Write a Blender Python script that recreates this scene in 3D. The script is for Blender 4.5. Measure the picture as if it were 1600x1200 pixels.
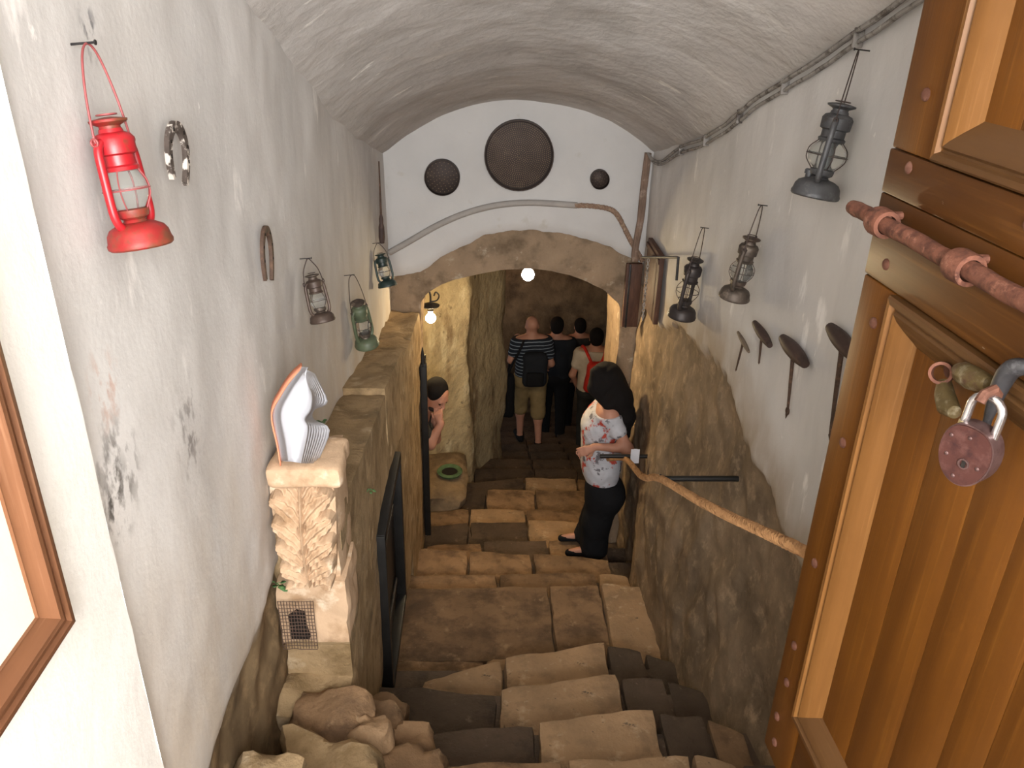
import bpy, bmesh, math, random
import numpy as np
from mathutils import Vector, Matrix, noise as mnoise
random.seed(7)
for o in list(bpy.data.objects): bpy.data.objects.remove(o)
scene = bpy.context.scene
COL = scene.collection

# ---------------------------------------------------------------- camera
F = 1286.0                                   # focal length in pixels of the 1600x1200 frame
Yd = np.array([-40, 620, -F]); Yd /= np.linalg.norm(Yd)
Zd = np.array([62, 2670, F]); Zd /= np.linalg.norm(Zd)
Xd = np.cross(Yd, Zd); Xd /= np.linalg.norm(Xd); Zd = np.cross(Xd, Yd)
RM = np.array([Xd, Yd, Zd]); CP = np.array([0, 0, 1.6])
cam_d = bpy.data.cameras.new('camera'); cam = bpy.data.objects.new('camera', cam_d); COL.objects.link(cam)
cam_d.sensor_width = 36; cam_d.lens = 36 * F / 1600; cam_d.clip_start = 0.02
m = Matrix([list(RM[i]) + [CP[i]] for i in range(3)] + [[0, 0, 0, 1]])
cam.matrix_world = m
scene.camera = cam

# ---------------------------------------------------------------- world, daylight through the doorway, exposure
world = bpy.data.worlds.new('world'); scene.world = world; world.use_nodes = True
bg = world.node_tree.nodes['Background']; bg.inputs[0].default_value = (0.86, 0.92, 1.0, 1); bg.inputs[1].default_value = 0.4
def area_light(name, loc, target, sx, sy, power, col):
    d = bpy.data.lights.new(name, 'AREA'); d.shape = 'RECTANGLE'; d.size = sx; d.size_y = sy; d.energy = power; d.color = col
    o = bpy.data.objects.new(name, d); COL.objects.link(o); o.location = loc
    o.rotation_euler = (Vector(target) - Vector(loc)).to_track_quat('-Z', 'Y').to_euler()
    return o
area_light('outdoor_daylight', (0.05, -3.4, 2.3), (0.15, 5.0, -0.3), 2.4, 2.6, 540, (1.0, 0.98, 0.965))
area_light('doorway_daylight', (0.15, -0.9, 1.85), (0.1, 4.0, 0.9), 1.1, 1.1, 70, (1.0, 0.985, 0.97))
vs = scene.view_settings
scene.display_settings.display_device = 'sRGB'
vs.view_transform = 'Standard'; vs.look = 'None'; vs.exposure = 0.08; vs.gamma = 1.0; vs.use_curve_mapping = False

# ---------------------------------------------------------------- helpers
def at(u, v, X=None, Y=None, Z=None):
    d = RM @ np.array([u - 800, 600 - v, -F])
    t = (X - CP[0]) / d[0] if X is not None else (Y - CP[1]) / d[1] if Y is not None else (Z - CP[2]) / d[2]
    return Vector((CP + t * d).tolist())
def nz(x, y, z, s=1.0, o=0.0): return mnoise.noise(Vector((x * s + o, y * s + o * 1.7, z * s - o)))
def fbm(x, y, z, s=1.0, o=0.0, n=3):
    a, r = 1.0, 0.0
    for i in range(n):
        r += a * nz(x, y, z, s, o + i * 7.1); a *= 0.5; s *= 2.1
    return r
def sstep(a, b, x):
    t = max(0.0, min(1.0, (x - a) / (b - a))); return t * t * (3 - 2 * t)
def interp(pts, x):
    if x <= pts[0][0]: return pts[0][1]
    for (a, b), (c, d) in zip(pts, pts[1:]):
        if x <= c: return b + (d - b) * (x - a) / (c - a)
    return pts[-1][1]
def smooth_poly(pts, n):
    """Catmull-Rom through points, n samples per span"""
    P = [Vector(p) for p in pts]; P = [P[0] * 2 - P[1]] + P + [P[-1] * 2 - P[-2]]; out = []
    for i in range(1, len(P) - 2):
        for k in range(n):
            t = k / n
            a, b, c, d = P[i - 1], P[i], P[i + 1], P[i + 2]
            out.append(0.5 * ((2 * b) + (c - a) * t + (2 * a - 5 * b + 4 * c - d) * t * t + (3 * b - a - 3 * c + d) * t ** 3))
    out.append(P[-2]); return out

class MB:
    def __init__(s): s.v = []; s.f = []
    def add(s, v, f):
        o = len(s.v); s.v += [tuple(p) for p in v]; s.f += [tuple(i + o for i in q) for q in f]; return s
    def box(s, c, size, rot=None, bev=0.0):
        x, y, z = [k / 2 for k in size]
        if bev > 0:
            bm = bmesh.new(); bmesh.ops.create_cube(bm, size=1.0)
            for w in bm.verts: w.co = Vector((w.co.x * 2 * x, w.co.y * 2 * y, w.co.z * 2 * z))
            bmesh.ops.bevel(bm, geom=bm.edges[:] , offset=bev, segments=2, affect='EDGES', profile=0.5)
            bm.verts.index_update(); V = [w.co.copy() for w in bm.verts]; Fc = [[w.index for w in q.verts] for q in bm.faces]; bm.free()
        else:
            V = [Vector((a * x, b * y, d * z)) for a in (-1, 1) for b in (-1, 1) for d in (-1, 1)]
            Fc = [(0, 1, 3, 2), (4, 6, 7, 5), (0, 4, 5, 1), (2, 3, 7, 6), (0, 2, 6, 4), (1, 5, 7, 3)]
        if rot is not None: V = [rot @ p for p in V]
        return s.add([p + Vector(c) for p in V], Fc)
    def tube(s, pts, r, seg=8, closed=False, cap=True):
        P = [Vector(p) for p in pts]; n = len(P); R = r if isinstance(r, (list, tuple)) else [r] * n
        T = []
        for i in range(n):
            a = P[(i - 1) % n] if (closed or i > 0) else P[0]; b = P[(i + 1) % n] if (closed or i < n - 1) else P[-1]
            t = (b - a); T.append(t.normalized() if t.length > 1e-9 else Vector((0, 0, 1)))
        up = Vector((0, 0, 1)) if abs(T[0].z) < 0.9 else Vector((1, 0, 0))
        N = (up - T[0] * up.dot(T[0])).normalized(); V = []
        for i in range(n):
            N = (N - T[i] * N.dot(T[i])); N = N.normalized() if N.length > 1e-9 else T[i].orthogonal().normalized()
            B = T[i].cross(N)
            for k in range(seg):
                a = 2 * math.pi * k / seg; V.append(P[i] + (N * math.cos(a) + B * math.sin(a)) * R[i])
        Fc = []
        for i in range(n if closed else n - 1):
            j = (i + 1) % n
            for k in range(seg):
                l = (k + 1) % seg; Fc.append((i * seg + k, i * seg + l, j * seg + l, j * seg + k))
        if cap and not closed:
            Fc.append(tuple(range(seg))[::-1]); Fc.append(tuple((n - 1) * seg + k for k in range(seg)))
        return s.add(V, Fc)
    def lathe(s, prof, seg=24, c=(0, 0, 0), rot=None, cap=True):
        V = []; n = len(prof)
        for r, z in prof:
            for k in range(seg):
                a = 2 * math.pi * k / seg; p = Vector((r * math.cos(a), r * math.sin(a), z)); V.append((rot @ p if rot is not None else p) + Vector(c))
        Fc = []
        for i in range(n - 1):
            for k in range(seg):
                l = (k + 1) % seg; Fc.append((i * seg + k, i * seg + l, (i + 1) * seg + l, (i + 1) * seg + k))
        if cap:
            Fc.append(tuple(range(seg))[::-1]); Fc.append(tuple((n - 1) * seg + k for k in range(seg)))
        return s.add(V, Fc)
    def sphere(s, c, r, seg=16, rings=10, sc=(1, 1, 1)):
        pr = [(max(1e-4, r * math.sin(math.pi * i / rings)), -r * math.cos(math.pi * i / rings)) for i in range(rings + 1)]
        o = len(s.v); s.lathe(pr, seg, cap=True)
        for i in range(o, len(s.v)):
            p = s.v[i]; s.v[i] = (p[0] * sc[0] + c[0], p[1] * sc[1] + c[1], p[2] * sc[2] + c[2])
        return s
    def grid(s, fn, nu, nv, flip=False):
        V = [fn(i / nu, j / nv) for i in range(nu + 1) for j in range(nv + 1)]
        Fc = []
        for i in range(nu):
            for j in range(nv):
                q = (i * (nv + 1) + j, (i + 1) * (nv + 1) + j, (i + 1) * (nv + 1) + j + 1, i * (nv + 1) + j + 1)
                Fc.append(q[::-1] if flip else q)
        return s.add(V, Fc)
    def prism(s, outline, d0, d1, plane='xz'):
        n = len(outline); V = []
        for d in (d0, d1):
            for a, b in outline:
                V.append((a, d, b) if plane == 'xz' else (d, a, b) if plane == 'yz' else (a, b, d))
        Fc = [tuple(range(n)), tuple(range(2 * n - 1, n - 1, -1))] + [(i, i + n, (i + 1) % n + n, (i + 1) % n) for i in range(n)]
        return s.add(V, Fc)
    def build(s, name, mat, parent=None, loc=None, smooth=True, solid=0.0, attr=None):
        me = bpy.data.meshes.new(name)
        off = Vector(loc) if loc is not None else None
        V = [tuple(Vector(p) - off) for p in s.v] if off is not None else s.v
        me.from_pydata(V, [], s.f); me.update()
        bm = bmesh.new(); bm.from_mesh(me); bmesh.ops.recalc_face_normals(bm, faces=bm.faces); bm.to_mesh(me); bm.free()
        if smooth:
            for p in me.polygons: p.use_smooth = True
            try: me.set_sharp_from_angle(angle=math.radians(38))
            except Exception: pass
        if attr is not None:
            ca = me.color_attributes.new('mask', 'FLOAT_COLOR', 'POINT')
            for i, a in enumerate(attr): ca.data[i].color = (a[0], a[1], a[2], 1)
        o = bpy.data.objects.new(name, me); COL.objects.link(o)
        if mat is not None: me.materials.append(mat)
        if parent is not None: o.parent = parent
        if off is not None: o.location = off
        if solid:
            md = o.modifiers.new('solid', 'SOLIDIFY'); md.thickness = solid; md.offset = 0
        return o

def tag(o, label=None, cat=None, group=None, kind=None):
    if label: o['label'] = label
    if cat: o['category'] = cat
    if group: o['group'] = group
    if kind: o['kind'] = kind
    return o
def thing(name, label, cat, loc=(0, 0, 0), group=None, rot=None):
    o = bpy.data.objects.new(name, None); COL.objects.link(o); o.empty_display_size = 0.05; o.location = loc
    if rot is not None: o.rotation_euler = rot
    return tag(o, label, cat, group)
def struct(o): o['kind'] = 'structure'; return o

# ---------------------------------------------------------------- materials
class NT:
    def __init__(s, name):
        s.m = bpy.data.materials.new(name); s.m.use_nodes = True; s.t = s.m.node_tree; s.b = s.t.nodes['Principled BSDF']
        s.co = s.t.nodes.new('ShaderNodeTexCoord').outputs['Object']
    def n(s, typ, **kw):
        x = s.t.nodes.new(typ)
        for k, v in kw.items(): setattr(x, k, v)
        return x
    def link(s, a, b): s.t.links.new(a, b)
    def noise(s, scale, detail=5, stretch=(1, 1, 1), seed=0.0, rough=0.55):
        mp = s.n('ShaderNodeMapping'); mp.inputs['Scale'].default_value = stretch; mp.inputs['Location'].default_value = (seed, seed * 0.7, -seed)
        s.link(s.co, mp.inputs['Vector'])
        t = s.n('ShaderNodeTexNoise'); t.inputs['Scale'].default_value = scale; t.inputs['Detail'].default_value = detail; t.inputs['Roughness'].default_value = rough
        s.link(mp.outputs[0], t.inputs['Vector']); return t.outputs['Fac']
    def ramp(s, fac, lo, hi):
        r = s.n('ShaderNodeMapRange'); r.inputs['From Min'].default_value = lo; r.inputs['From Max'].default_value = hi; r.clamp = True
        s.link(fac, r.inputs['Value']); return r.outputs[0]
    def math(s, op, a, b):
        x = s.n('ShaderNodeMath', operation=op)
        for i, q in enumerate((a, b)):
            if isinstance(q, (int, float)): x.inputs[i].default_value = q
            else: s.link(q, x.inputs[i])
        return x.outputs[0]
    def mix(s, fac, a, b):
        x = s.n('ShaderNodeMix', data_type='RGBA')
        for i, q in ((0, fac), (6, a), (7, b)):
            if isinstance(q, (int, float)): x.inputs[i].default_value = q
            elif isinstance(q, (tuple, list)): x.inputs[i].default_value = tuple(q) + ((1,) if len(q) == 3 else ())
            else: s.link(q, x.inputs[i])
        return x.outputs[2]
    def attr(s, name='mask'):
        a = s.n('ShaderNodeAttribute'); a.attribute_name = name
        sp = s.n('ShaderNodeSeparateColor'); s.link(a.outputs['Color'], sp.inputs[0]); return sp.outputs
    def near(s, p, r0, r1, stretch=(1, 1, 1)):
        mp = s.n('ShaderNodeMapping'); mp.inputs['Location'].default_value = tuple(-a * b for a, b in zip(p, stretch)); mp.inputs['Scale'].default_value = stretch
        s.link(s.co, mp.inputs['Vector'])
        l = s.n('ShaderNodeVectorMath', operation='LENGTH'); s.link(mp.outputs[0], l.inputs[0])
        return s.ramp(l.outputs['Value'], r1, r0)
    def out(s, col, rough=0.85, bump=None, bstr=0.3, bdist=0.01, metal=0.0, spec=0.3):
        if isinstance(col, (tuple, list)): s.b.inputs['Base Color'].default_value = tuple(col[:3]) + (1,)
        else: s.link(col, s.b.inputs['Base Color'])
        if isinstance(rough, (int, float)): s.b.inputs['Roughness'].default_value = rough
        else: s.link(rough, s.b.inputs['Roughness'])
        s.b.inputs['Metallic'].default_value = metal; s.b.inputs['Specular IOR Level'].default_value = spec
        if bump is not None:
            bn = s.n('ShaderNodeBump'); bn.inputs['Strength'].default_value = bstr; bn.inputs['Distance'].default_value = bdist
            s.link(bump, bn.inputs['Height']); s.link(bn.outputs[0], s.b.inputs['Normal'])
        return s.m

def mottled(name, base, layers=(), scale=6, var=0.25, rough=0.85, bump=0.4, bscale=30, bdist=0.008, metal=0.0, spec=0.3, rand=0.0, stretch=(1, 1, 1)):
    """base colour broken up by noise, then colour layers (colour, scale, lo, hi, stretch, seed)"""
    t = NT(name)
    dark = tuple(c * (1 - var) for c in base); light = tuple(min(1, c * (1 + var)) for c in base)
    col = t.mix(t.ramp(t.noise(scale, 6, stretch, 1.3), 0.3, 0.7), dark, light)
    for i, L in enumerate(layers):
        c, sc, lo, hi = L[:4]; st = L[4] if len(L) > 4 else (1, 1, 1); sd = L[5] if len(L) > 5 else 3.7 + i * 2.1
        col = t.mix(t.ramp(t.noise(sc, 7, st, sd, 0.62), lo, hi), col, c)
    if rand:
        oi = t.n('ShaderNodeObjectInfo'); f = t.ramp(oi.outputs['Random'], 0, 1)
        k = t.n('ShaderNodeMapRange'); k.inputs['To Min'].default_value = 1 - rand; k.inputs['To Max'].default_value = 1 + rand; t.link(f, k.inputs['Value'])
        h = t.n('ShaderNodeHueSaturation'); t.link(k.outputs[0], h.inputs['Value']); t.link(col, h.inputs['Color']); col = h.outputs[0]
    b = t.noise(bscale, 8, stretch, 5.0, 0.6) if bump else None
    return t.out(col, rough, b, bump, bdist, metal, spec)

M = {}
M['jamb'] = mottled('whitewash_bright', (0.86, 0.84, 0.80), [((0.78, 0.76, 0.70), 4, 0.55, 0.75)], 2, 0.04, 0.8, 0.25, 25)
def plaster(name, base, dirt, stone, spots=()):
    t = NT(name)
    col = t.mix(t.ramp(t.noise(1.6, 6, (1, 1, 0.6), 2.0), 0.34, 0.66), tuple(c * 0.80 for c in base), base)
    col = t.mix(t.math('MULTIPLY', t.ramp(t.noise(9, 8, (1, 1, 0.25), 8.0, 0.65), 0.52, 0.72), 0.5), col, tuple(c * 0.76 for c in base))
    col = t.mix(t.ramp(t.noise(7, 7, (1, 1, 0.35), 4.0, 0.6), 0.63, 0.7), col, tuple(min(1, c * 1.2) for c in base))
    col = t.mix(t.ramp(t.noise(26, 4, (1, 1, 0.5), 14.0), 0.70, 0.74), col, (0.85, 0.83, 0.8))
    for p, r, c in spots:
        nn = t.math('MULTIPLY', t.near(p, r * 0.2, r, (1, 1, 0.75)), t.ramp(t.noise(38, 5, (1, 1, 0.6), p[1] * 3), 0.5, 0.62))
        col = t.mix(nn, col, c)
    a = t.attr()
    sc = t.mix(t.ramp(t.noise(3.2, 9, (1, 1, 1), 6.0, 0.68), 0.34, 0.64), tuple(c * 0.42 for c in stone), stone)
    sc = t.mix(t.ramp(t.noise(11, 8, (1, 1, 1), 9.0, 0.7), 0.52, 0.72), sc, tuple(min(1, c * 1.45) for c in stone))
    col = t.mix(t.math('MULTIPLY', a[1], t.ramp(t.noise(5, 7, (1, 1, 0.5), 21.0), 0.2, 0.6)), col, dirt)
    col = t.mix(a[0], col, sc)
    b = t.math('ADD', t.noise(9, 8, (1, 1, 1), 5.0, 0.6), t.math('MULTIPLY', t.noise(60, 4, (1, 1, 1), 1.0), 0.25))
    return t.out(col, 0.88, b, 0.16, 0.02, 0, 0.2)
M['wall_left'] = plaster('plaster_left', (0.72, 0.70, 0.68), (0.56, 0.48, 0.39), (0.22, 0.15, 0.08),
    spots=[(tuple(at(u, v, X=-0.65)), r, c) for u, v, r, c in [(180, 785, 0.085, (0.07, 0.065, 0.06)), (185, 735, 0.10, (0.16, 0.15, 0.14)), (295, 680, 0.12, (0.30, 0.28, 0.27)), (165, 610, 0.07, (0.55, 0.40, 0.34)), (138, 52, 0.045, (0.12, 0.12, 0.13))]])
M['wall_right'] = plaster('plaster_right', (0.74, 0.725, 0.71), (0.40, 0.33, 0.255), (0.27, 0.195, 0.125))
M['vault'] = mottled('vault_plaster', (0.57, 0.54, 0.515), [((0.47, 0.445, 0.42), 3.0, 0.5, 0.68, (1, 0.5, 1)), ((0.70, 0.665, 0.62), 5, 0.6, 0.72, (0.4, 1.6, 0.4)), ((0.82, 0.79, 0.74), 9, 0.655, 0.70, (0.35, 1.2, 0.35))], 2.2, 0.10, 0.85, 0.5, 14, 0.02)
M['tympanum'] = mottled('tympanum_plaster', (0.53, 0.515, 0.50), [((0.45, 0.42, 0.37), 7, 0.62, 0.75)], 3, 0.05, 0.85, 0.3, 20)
M['arch'] = mottled('arch_stone', (0.28, 0.20, 0.13), [((0.15, 0.105, 0.065), 6, 0.5, 0.68), ((0.42, 0.35, 0.26), 12, 0.6, 0.72)], 5, 0.2, 0.9, 0.7, 22, 0.02)
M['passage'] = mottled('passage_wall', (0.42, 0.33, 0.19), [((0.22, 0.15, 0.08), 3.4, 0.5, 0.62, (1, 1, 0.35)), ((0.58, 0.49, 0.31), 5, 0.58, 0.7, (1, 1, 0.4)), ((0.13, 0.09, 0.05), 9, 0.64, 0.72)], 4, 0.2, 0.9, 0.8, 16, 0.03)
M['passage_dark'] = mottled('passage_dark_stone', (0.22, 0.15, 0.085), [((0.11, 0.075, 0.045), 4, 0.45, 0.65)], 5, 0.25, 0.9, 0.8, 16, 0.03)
M['stone_light'] = mottled('stone_light', (0.325, 0.208, 0.115), [((0.15, 0.105, 0.06), 3.0, 0.54, 0.66), ((0.23, 0.15, 0.085), 8, 0.5, 0.68), ((0.46, 0.34, 0.22), 14, 0.58, 0.72), ((0.09, 0.065, 0.045), 30, 0.66, 0.72)], 5, 0.15, 0.85, 0.8, 30, 0.012, rand=0.14)
M['stone_brown'] = mottled('stone_brown', (0.23, 0.14, 0.074), [((0.075, 0.048, 0.03), 3.0, 0.54, 0.66), ((0.11, 0.066, 0.036), 6, 0.46, 0.63), ((0.34, 0.225, 0.125), 13, 0.6, 0.72)], 5, 0.22, 0.85, 0.8, 28, 0.014, rand=0.18)
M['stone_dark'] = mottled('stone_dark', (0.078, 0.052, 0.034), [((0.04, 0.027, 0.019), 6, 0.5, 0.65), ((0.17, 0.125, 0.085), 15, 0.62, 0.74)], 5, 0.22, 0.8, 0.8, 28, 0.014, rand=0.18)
M['stone_parapet'] = mottled('stone_parapet', (0.34, 0.235, 0.125), [((0.15, 0.105, 0.055), 2.6, 0.54, 0.66), ((0.20, 0.13, 0.06), 5, 0.46, 0.64), ((0.48, 0.37, 0.24), 9, 0.58, 0.72), ((0.10, 0.07, 0.045), 12, 0.66, 0.74)], 5, 0.18, 0.9, 0.8, 24, 0.016, rand=0.1)
M['capital'] = mottled('carved_stone', (0.50, 0.345, 0.22), [((0.34, 0.215, 0.12), 9, 0.5, 0.68), ((0.66, 0.53, 0.39), 12, 0.58, 0.72)], 6, 0.1, 0.85, 0.5, 40, 0.006)
M['rust'] = mottled('rusty_iron', (0.11, 0.045, 0.028), [((0.17, 0.08, 0.055), 40, 0.5, 0.66), ((0.09, 0.05, 0.04), 30, 0.58, 0.7)], 30, 0.25, 0.75, 0.5, 120, 0.002, 0.35)
M['rust_pink'] = mottled('rusted_bolt', (0.15, 0.058, 0.035), [((0.07, 0.026, 0.016), 35, 0.46, 0.60), ((0.25, 0.115, 0.075), 60, 0.58, 0.7)], 30, 0.2, 0.7, 0.6, 120, 0.003, 0.15)
M['iron'] = mottled('dark_iron', (0.035, 0.033, 0.034), [((0.10, 0.065, 0.045), 30, 0.6, 0.75)], 30, 0.3, 0.5, 0.4, 90, 0.002, 0.6, 0.5)
M['black_paint'] = mottled('black_paint', (0.014, 0.013, 0.012), [((0.05, 0.03, 0.02), 20, 0.66, 0.78)], 10, 0.3, 0.45, 0.2, 60, 0.002)
M['dark_rust'] = mottled('brown_rust', (0.10, 0.062, 0.045), [((0.19, 0.11, 0.07), 40, 0.55, 0.7), ((0.04, 0.03, 0.025), 25, 0.55, 0.7)], 30, 0.25, 0.7, 0.5, 90, 0.002, 0.3)
M['red_paint'] = mottled('red_enamel', (0.36, 0.010, 0.016), [((0.16, 0.035, 0.018), 28, 0.60, 0.68), ((0.09, 0.045, 0.03), 45, 0.66, 0.72)], 14, 0.15, 0.38, 0.15, 60, 0.002, 0, 0.5)
M['red_rusty'] = mottled('red_enamel_rusting', (0.27, 0.016, 0.015), [((0.15, 0.045, 0.022), 22, 0.48, 0.62), ((0.10, 0.05, 0.035), 34, 0.6, 0.7)], 14, 0.2, 0.5, 0.3, 60, 0.002, 0, 0.4)
M['grey_tin'] = mottled('grey_tin', (0.10, 0.102, 0.108), [((0.22, 0.22, 0.23), 22, 0.56, 0.7), ((0.07, 0.05, 0.04), 30, 0.58, 0.72)], 14, 0.25, 0.5, 0.3, 70, 0.002, 0.55, 0.5)
M['brown_tin'] = mottled('tarnished_tin', (0.10, 0.078, 0.062), [((0.24, 0.19, 0.15), 26, 0.54, 0.68), ((0.04, 0.03, 0.025), 30, 0.55, 0.7)], 14, 0.25, 0.55, 0.3, 70, 0.002, 0.5, 0.5)
M['black_tin'] = mottled('blackened_tin', (0.040, 0.032, 0.030), [((0.10, 0.075, 0.06), 30, 0.58, 0.72)], 14, 0.25, 0.5, 0.3, 70, 0.002, 0.4, 0.5)
M['brown_dark_tin'] = mottled('dark_brown_tin', (0.075, 0.05, 0.038), [((0.14, 0.11, 0.08), 30, 0.56, 0.7)], 14, 0.25, 0.5, 0.3, 70, 0.002, 0.3, 0.5)
M['green_tin'] = mottled('green_enamel', (0.085, 0.105, 0.06), [((0.14, 0.10, 0.06), 26, 0.58, 0.7)], 14, 0.25, 0.5, 0.3, 70, 0.002, 0, 0.5)
M['dark_green_tin'] = mottled('dark_green_enamel', (0.018, 0.034, 0.030), [((0.06, 0.05, 0.035), 26, 0.62, 0.74)], 14, 0.25, 0.45, 0.3, 70, 0.002, 0, 0.5)
M['wire'] = mottled('wire', (0.08, 0.06, 0.055), (), 30, 0.2, 0.5, 0.1, 60, 0.001, 0.5)
M['wire_red'] = mottled('wire_red', (0.28, 0.07, 0.07), (), 30, 0.2, 0.5, 0.1, 60, 0.001, 0.2)
M['cable_grey'] = mottled('cable_whitewashed', (0.30, 0.28, 0.26), [((0.10, 0.085, 0.075), 20, 0.5, 0.62), ((0.55, 0.53, 0.5), 16, 0.6, 0.7)], 10, 0.2, 0.8, 0.3, 60, 0.002)
M['cable_brown'] = mottled('cable_brown', (0.20, 0.135, 0.10), [((0.34, 0.26, 0.21), 20, 0.55, 0.68)], 10, 0.2, 0.8, 0.3, 60, 0.002)
M['rope'] = mottled('rope_fibre', (0.38, 0.20, 0.085), [((0.24, 0.12, 0.05), 40, 0.5, 0.68)], 30, 0.15, 0.9, 0.5, 140, 0.003)
M['rope_brown'] = mottled('rope_brown', (0.26, 0.17, 0.12), [((0.42, 0.32, 0.22), 40, 0.52, 0.68)], 30, 0.15, 0.9, 0.5, 140, 0.003)
M['board'] = mottled('dark_board', (0.075, 0.036, 0.024), [((0.13, 0.065, 0.04), 10, 0.52, 0.7, (6, 6, 0.6))], 8, 0.2, 0.65, 0.3, 40, 0.003, stretch=(5, 5, 0.6))
M['paper'] = mottled('white_paper', (0.60, 0.61, 0.66), (), 6, 0.03, 0.8, 0.05, 40)
M['orange_card'] = mottled('orange_card', (0.75, 0.28, 0.16), (), 6, 0.05, 0.7, 0)
M['leaf'] = mottled('green_leaf', (0.06, 0.14, 0.05), [((0.12, 0.2, 0.07), 30, 0.5, 0.7)], 20, 0.2, 0.5, 0)
M['moss'] = mottled('green_moss', (0.075, 0.125, 0.055), (), 20, 0.3, 0.9, 0.3, 50)
M['cream'] = mottled('cream_panel', (0.84, 0.80, 0.64), (), 3, 0.04, 0.7, 0.1)
M['hole'] = mottled('void_dark', (0.012, 0.009, 0.007), (), 5, 0.1, 0.95, 0)
M['steel'] = mottled('polished_steel', (0.62, 0.6, 0.6), (), 30, 0.08, 0.22, 0.1, 80, 0.001, 0.95, 0.5)
M['brass'] = mottled('dull_brass', (0.55, 0.46, 0.28), (), 30, 0.1, 0.35, 0.1, 80, 0.001, 0.8, 0.5)
M['padlock'] = mottled('padlock_rust', (0.050, 0.018, 0.014), [((0.075, 0.032, 0.026), 60, 0.52, 0.68), ((0.03, 0.012, 0.011), 45, 0.56, 0.7)], 40, 0.15, 0.75, 0.4, 160, 0.001, 0.0, 0.15)
M['padlock_side'] = mottled('padlock_casing', (0.10, 0.058, 0.053), [((0.06, 0.028, 0.024), 50, 0.5, 0.68)], 40, 0.15, 0.45, 0.3, 160, 0.001, 0.5)
M['hasp'] = mottled('old_hasp', (0.12, 0.085, 0.035), [((0.24, 0.20, 0.13), 50, 0.54, 0.68), ((0.09, 0.045, 0.03), 40, 0.55, 0.7)], 40, 0.2, 0.55, 0.5, 120, 0.002, 0.4)
M['latch'] = mottled('blackened_latch', (0.07, 0.068, 0.072), [((0.20, 0.2, 0.21), 30, 0.55, 0.7)], 30, 0.2, 0.42, 0.3, 90, 0.002, 0.7, 0.5)
M['sieve'] = mottled('sieve_metal', (0.050, 0.036, 0.031), [((0.10, 0.072, 0.055), 9, 0.55, 0.72)], 8, 0.2, 0.6, 0.3, 60, 0.002, 0.3)
M['sieve_hole'] = mottled('sieve_holes', (0.21, 0.15, 0.095), (), 8, 0.2, 0.8, 0)
def wood(name, base, dark, light, axis, gloss=0.35):
    t = NT(name); st = [14, 14, 14]; st[axis] = 0.8
    g1 = t.noise(1.6, 8, tuple(st), 3.0, 0.65); st2 = [60, 60, 60]; st2[axis] = 1.6
    g2 = t.noise(1.5, 6, tuple(st2), 9.0, 0.6)
    col = t.mix(t.ramp(g1, 0.12, 0.72), dark, base); col = t.mix(t.ramp(g2, 0.55, 0.75), col, light)
    col = t.mix(t.math('MULTIPLY', t.ramp(t.noise(3.0, 5, (1, 1, 1), 17.0), 0.5, 0.75), 0.5), col, dark)
    col = t.mix(t.ramp(t.noise(40, 4, tuple(0.3 if i == axis else 1 for i in range(3)), 31.0), 0.74, 0.78), col, (0.5, 0.42, 0.3))
    return t.out(col, 0.42, g2, 0.15, 0.003, 0, 0.22)
M['wood_v'] = wood('door_wood_upright', (0.125, 0.044, 0.0055), (0.070, 0.023, 0.0035), (0.165, 0.064, 0.009), 2)
M['wood_h'] = wood('door_wood_rail', (0.085, 0.030, 0.0045), (0.045, 0.015, 0.003), (0.12, 0.046, 0.008), 1)
M['wood_mould'] = wood('door_moulding', (0.17, 0.075, 0.020), (0.10, 0.04, 0.010), (0.23, 0.115, 0.038), 2)
M['wood_mould_h'] = wood('door_moulding_rail', (0.09, 0.042, 0.014), (0.055, 0.024, 0.008), (0.13, 0.066, 0.024), 1)
M['frame_v'] = wood('frame_wood_upright', (0.20, 0.088, 0.042), (0.11, 0.045, 0.022), (0.29, 0.145, 0.08), 2)
M['frame_h'] = wood('frame_wood_rail', (0.20, 0.088, 0.042), (0.11, 0.045, 0.022), (0.29, 0.145, 0.08), 1)
M['tool_wood'] = mottled('tool_wood', (0.055, 0.034, 0.028), [((0.11, 0.065, 0.05), 20, 0.55, 0.7)], 20, 0.2, 0.6, 0.2, 60, 0.002)
M['tool_wood_pale'] = mottled('tool_wood_pale', (0.16, 0.12, 0.085), [((0.09, 0.06, 0.04), 20, 0.55, 0.7)], 20, 0.2, 0.6, 0.2, 60, 0.002)
def cloth(name, c, rough=0.9, layers=()): return mottled(name, c, layers, 12, 0.12, rough, 0.15, 60, 0.003, 0, 0.15)
M['skin'] = mottled('skin', (0.42, 0.205, 0.135), (), 10, 0.06, 0.55, 0.05, 60)
M['hair'] = mottled('dark_hair', (0.006, 0.0045, 0.004), (), 40, 0.3, 0.9, 0.3, 1.5, 0.006, 0, 0.2, stretch=(40, 40, 3))
M['beard'] = mottled('dark_beard', (0.03, 0.02, 0.017), (), 40, 0.3, 0.8, 0.3, 80, 0.003)
M['black_cloth'] = cloth('black_cloth', (0.010, 0.010, 0.011))
M['black_shirt'] = cloth('black_shirt', (0.016, 0.018, 0.022))
M['grey_cloth'] = cloth('dark_grey_cloth', (0.035, 0.035, 0.034))
M['khaki'] = cloth('khaki_cloth', (0.24, 0.17, 0.08))
M['cream_shirt'] = cloth('cream_shirt', (0.52, 0.44, 0.34))
M['red_bag'] = cloth('red_bag', (0.55, 0.03, 0.02), 0.6, [((0.75, 0.10, 0.04), 8, 0.55, 0.68)])
M['white_shoe'] = cloth('pale_shoe', (0.5, 0.47, 0.42))
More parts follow.
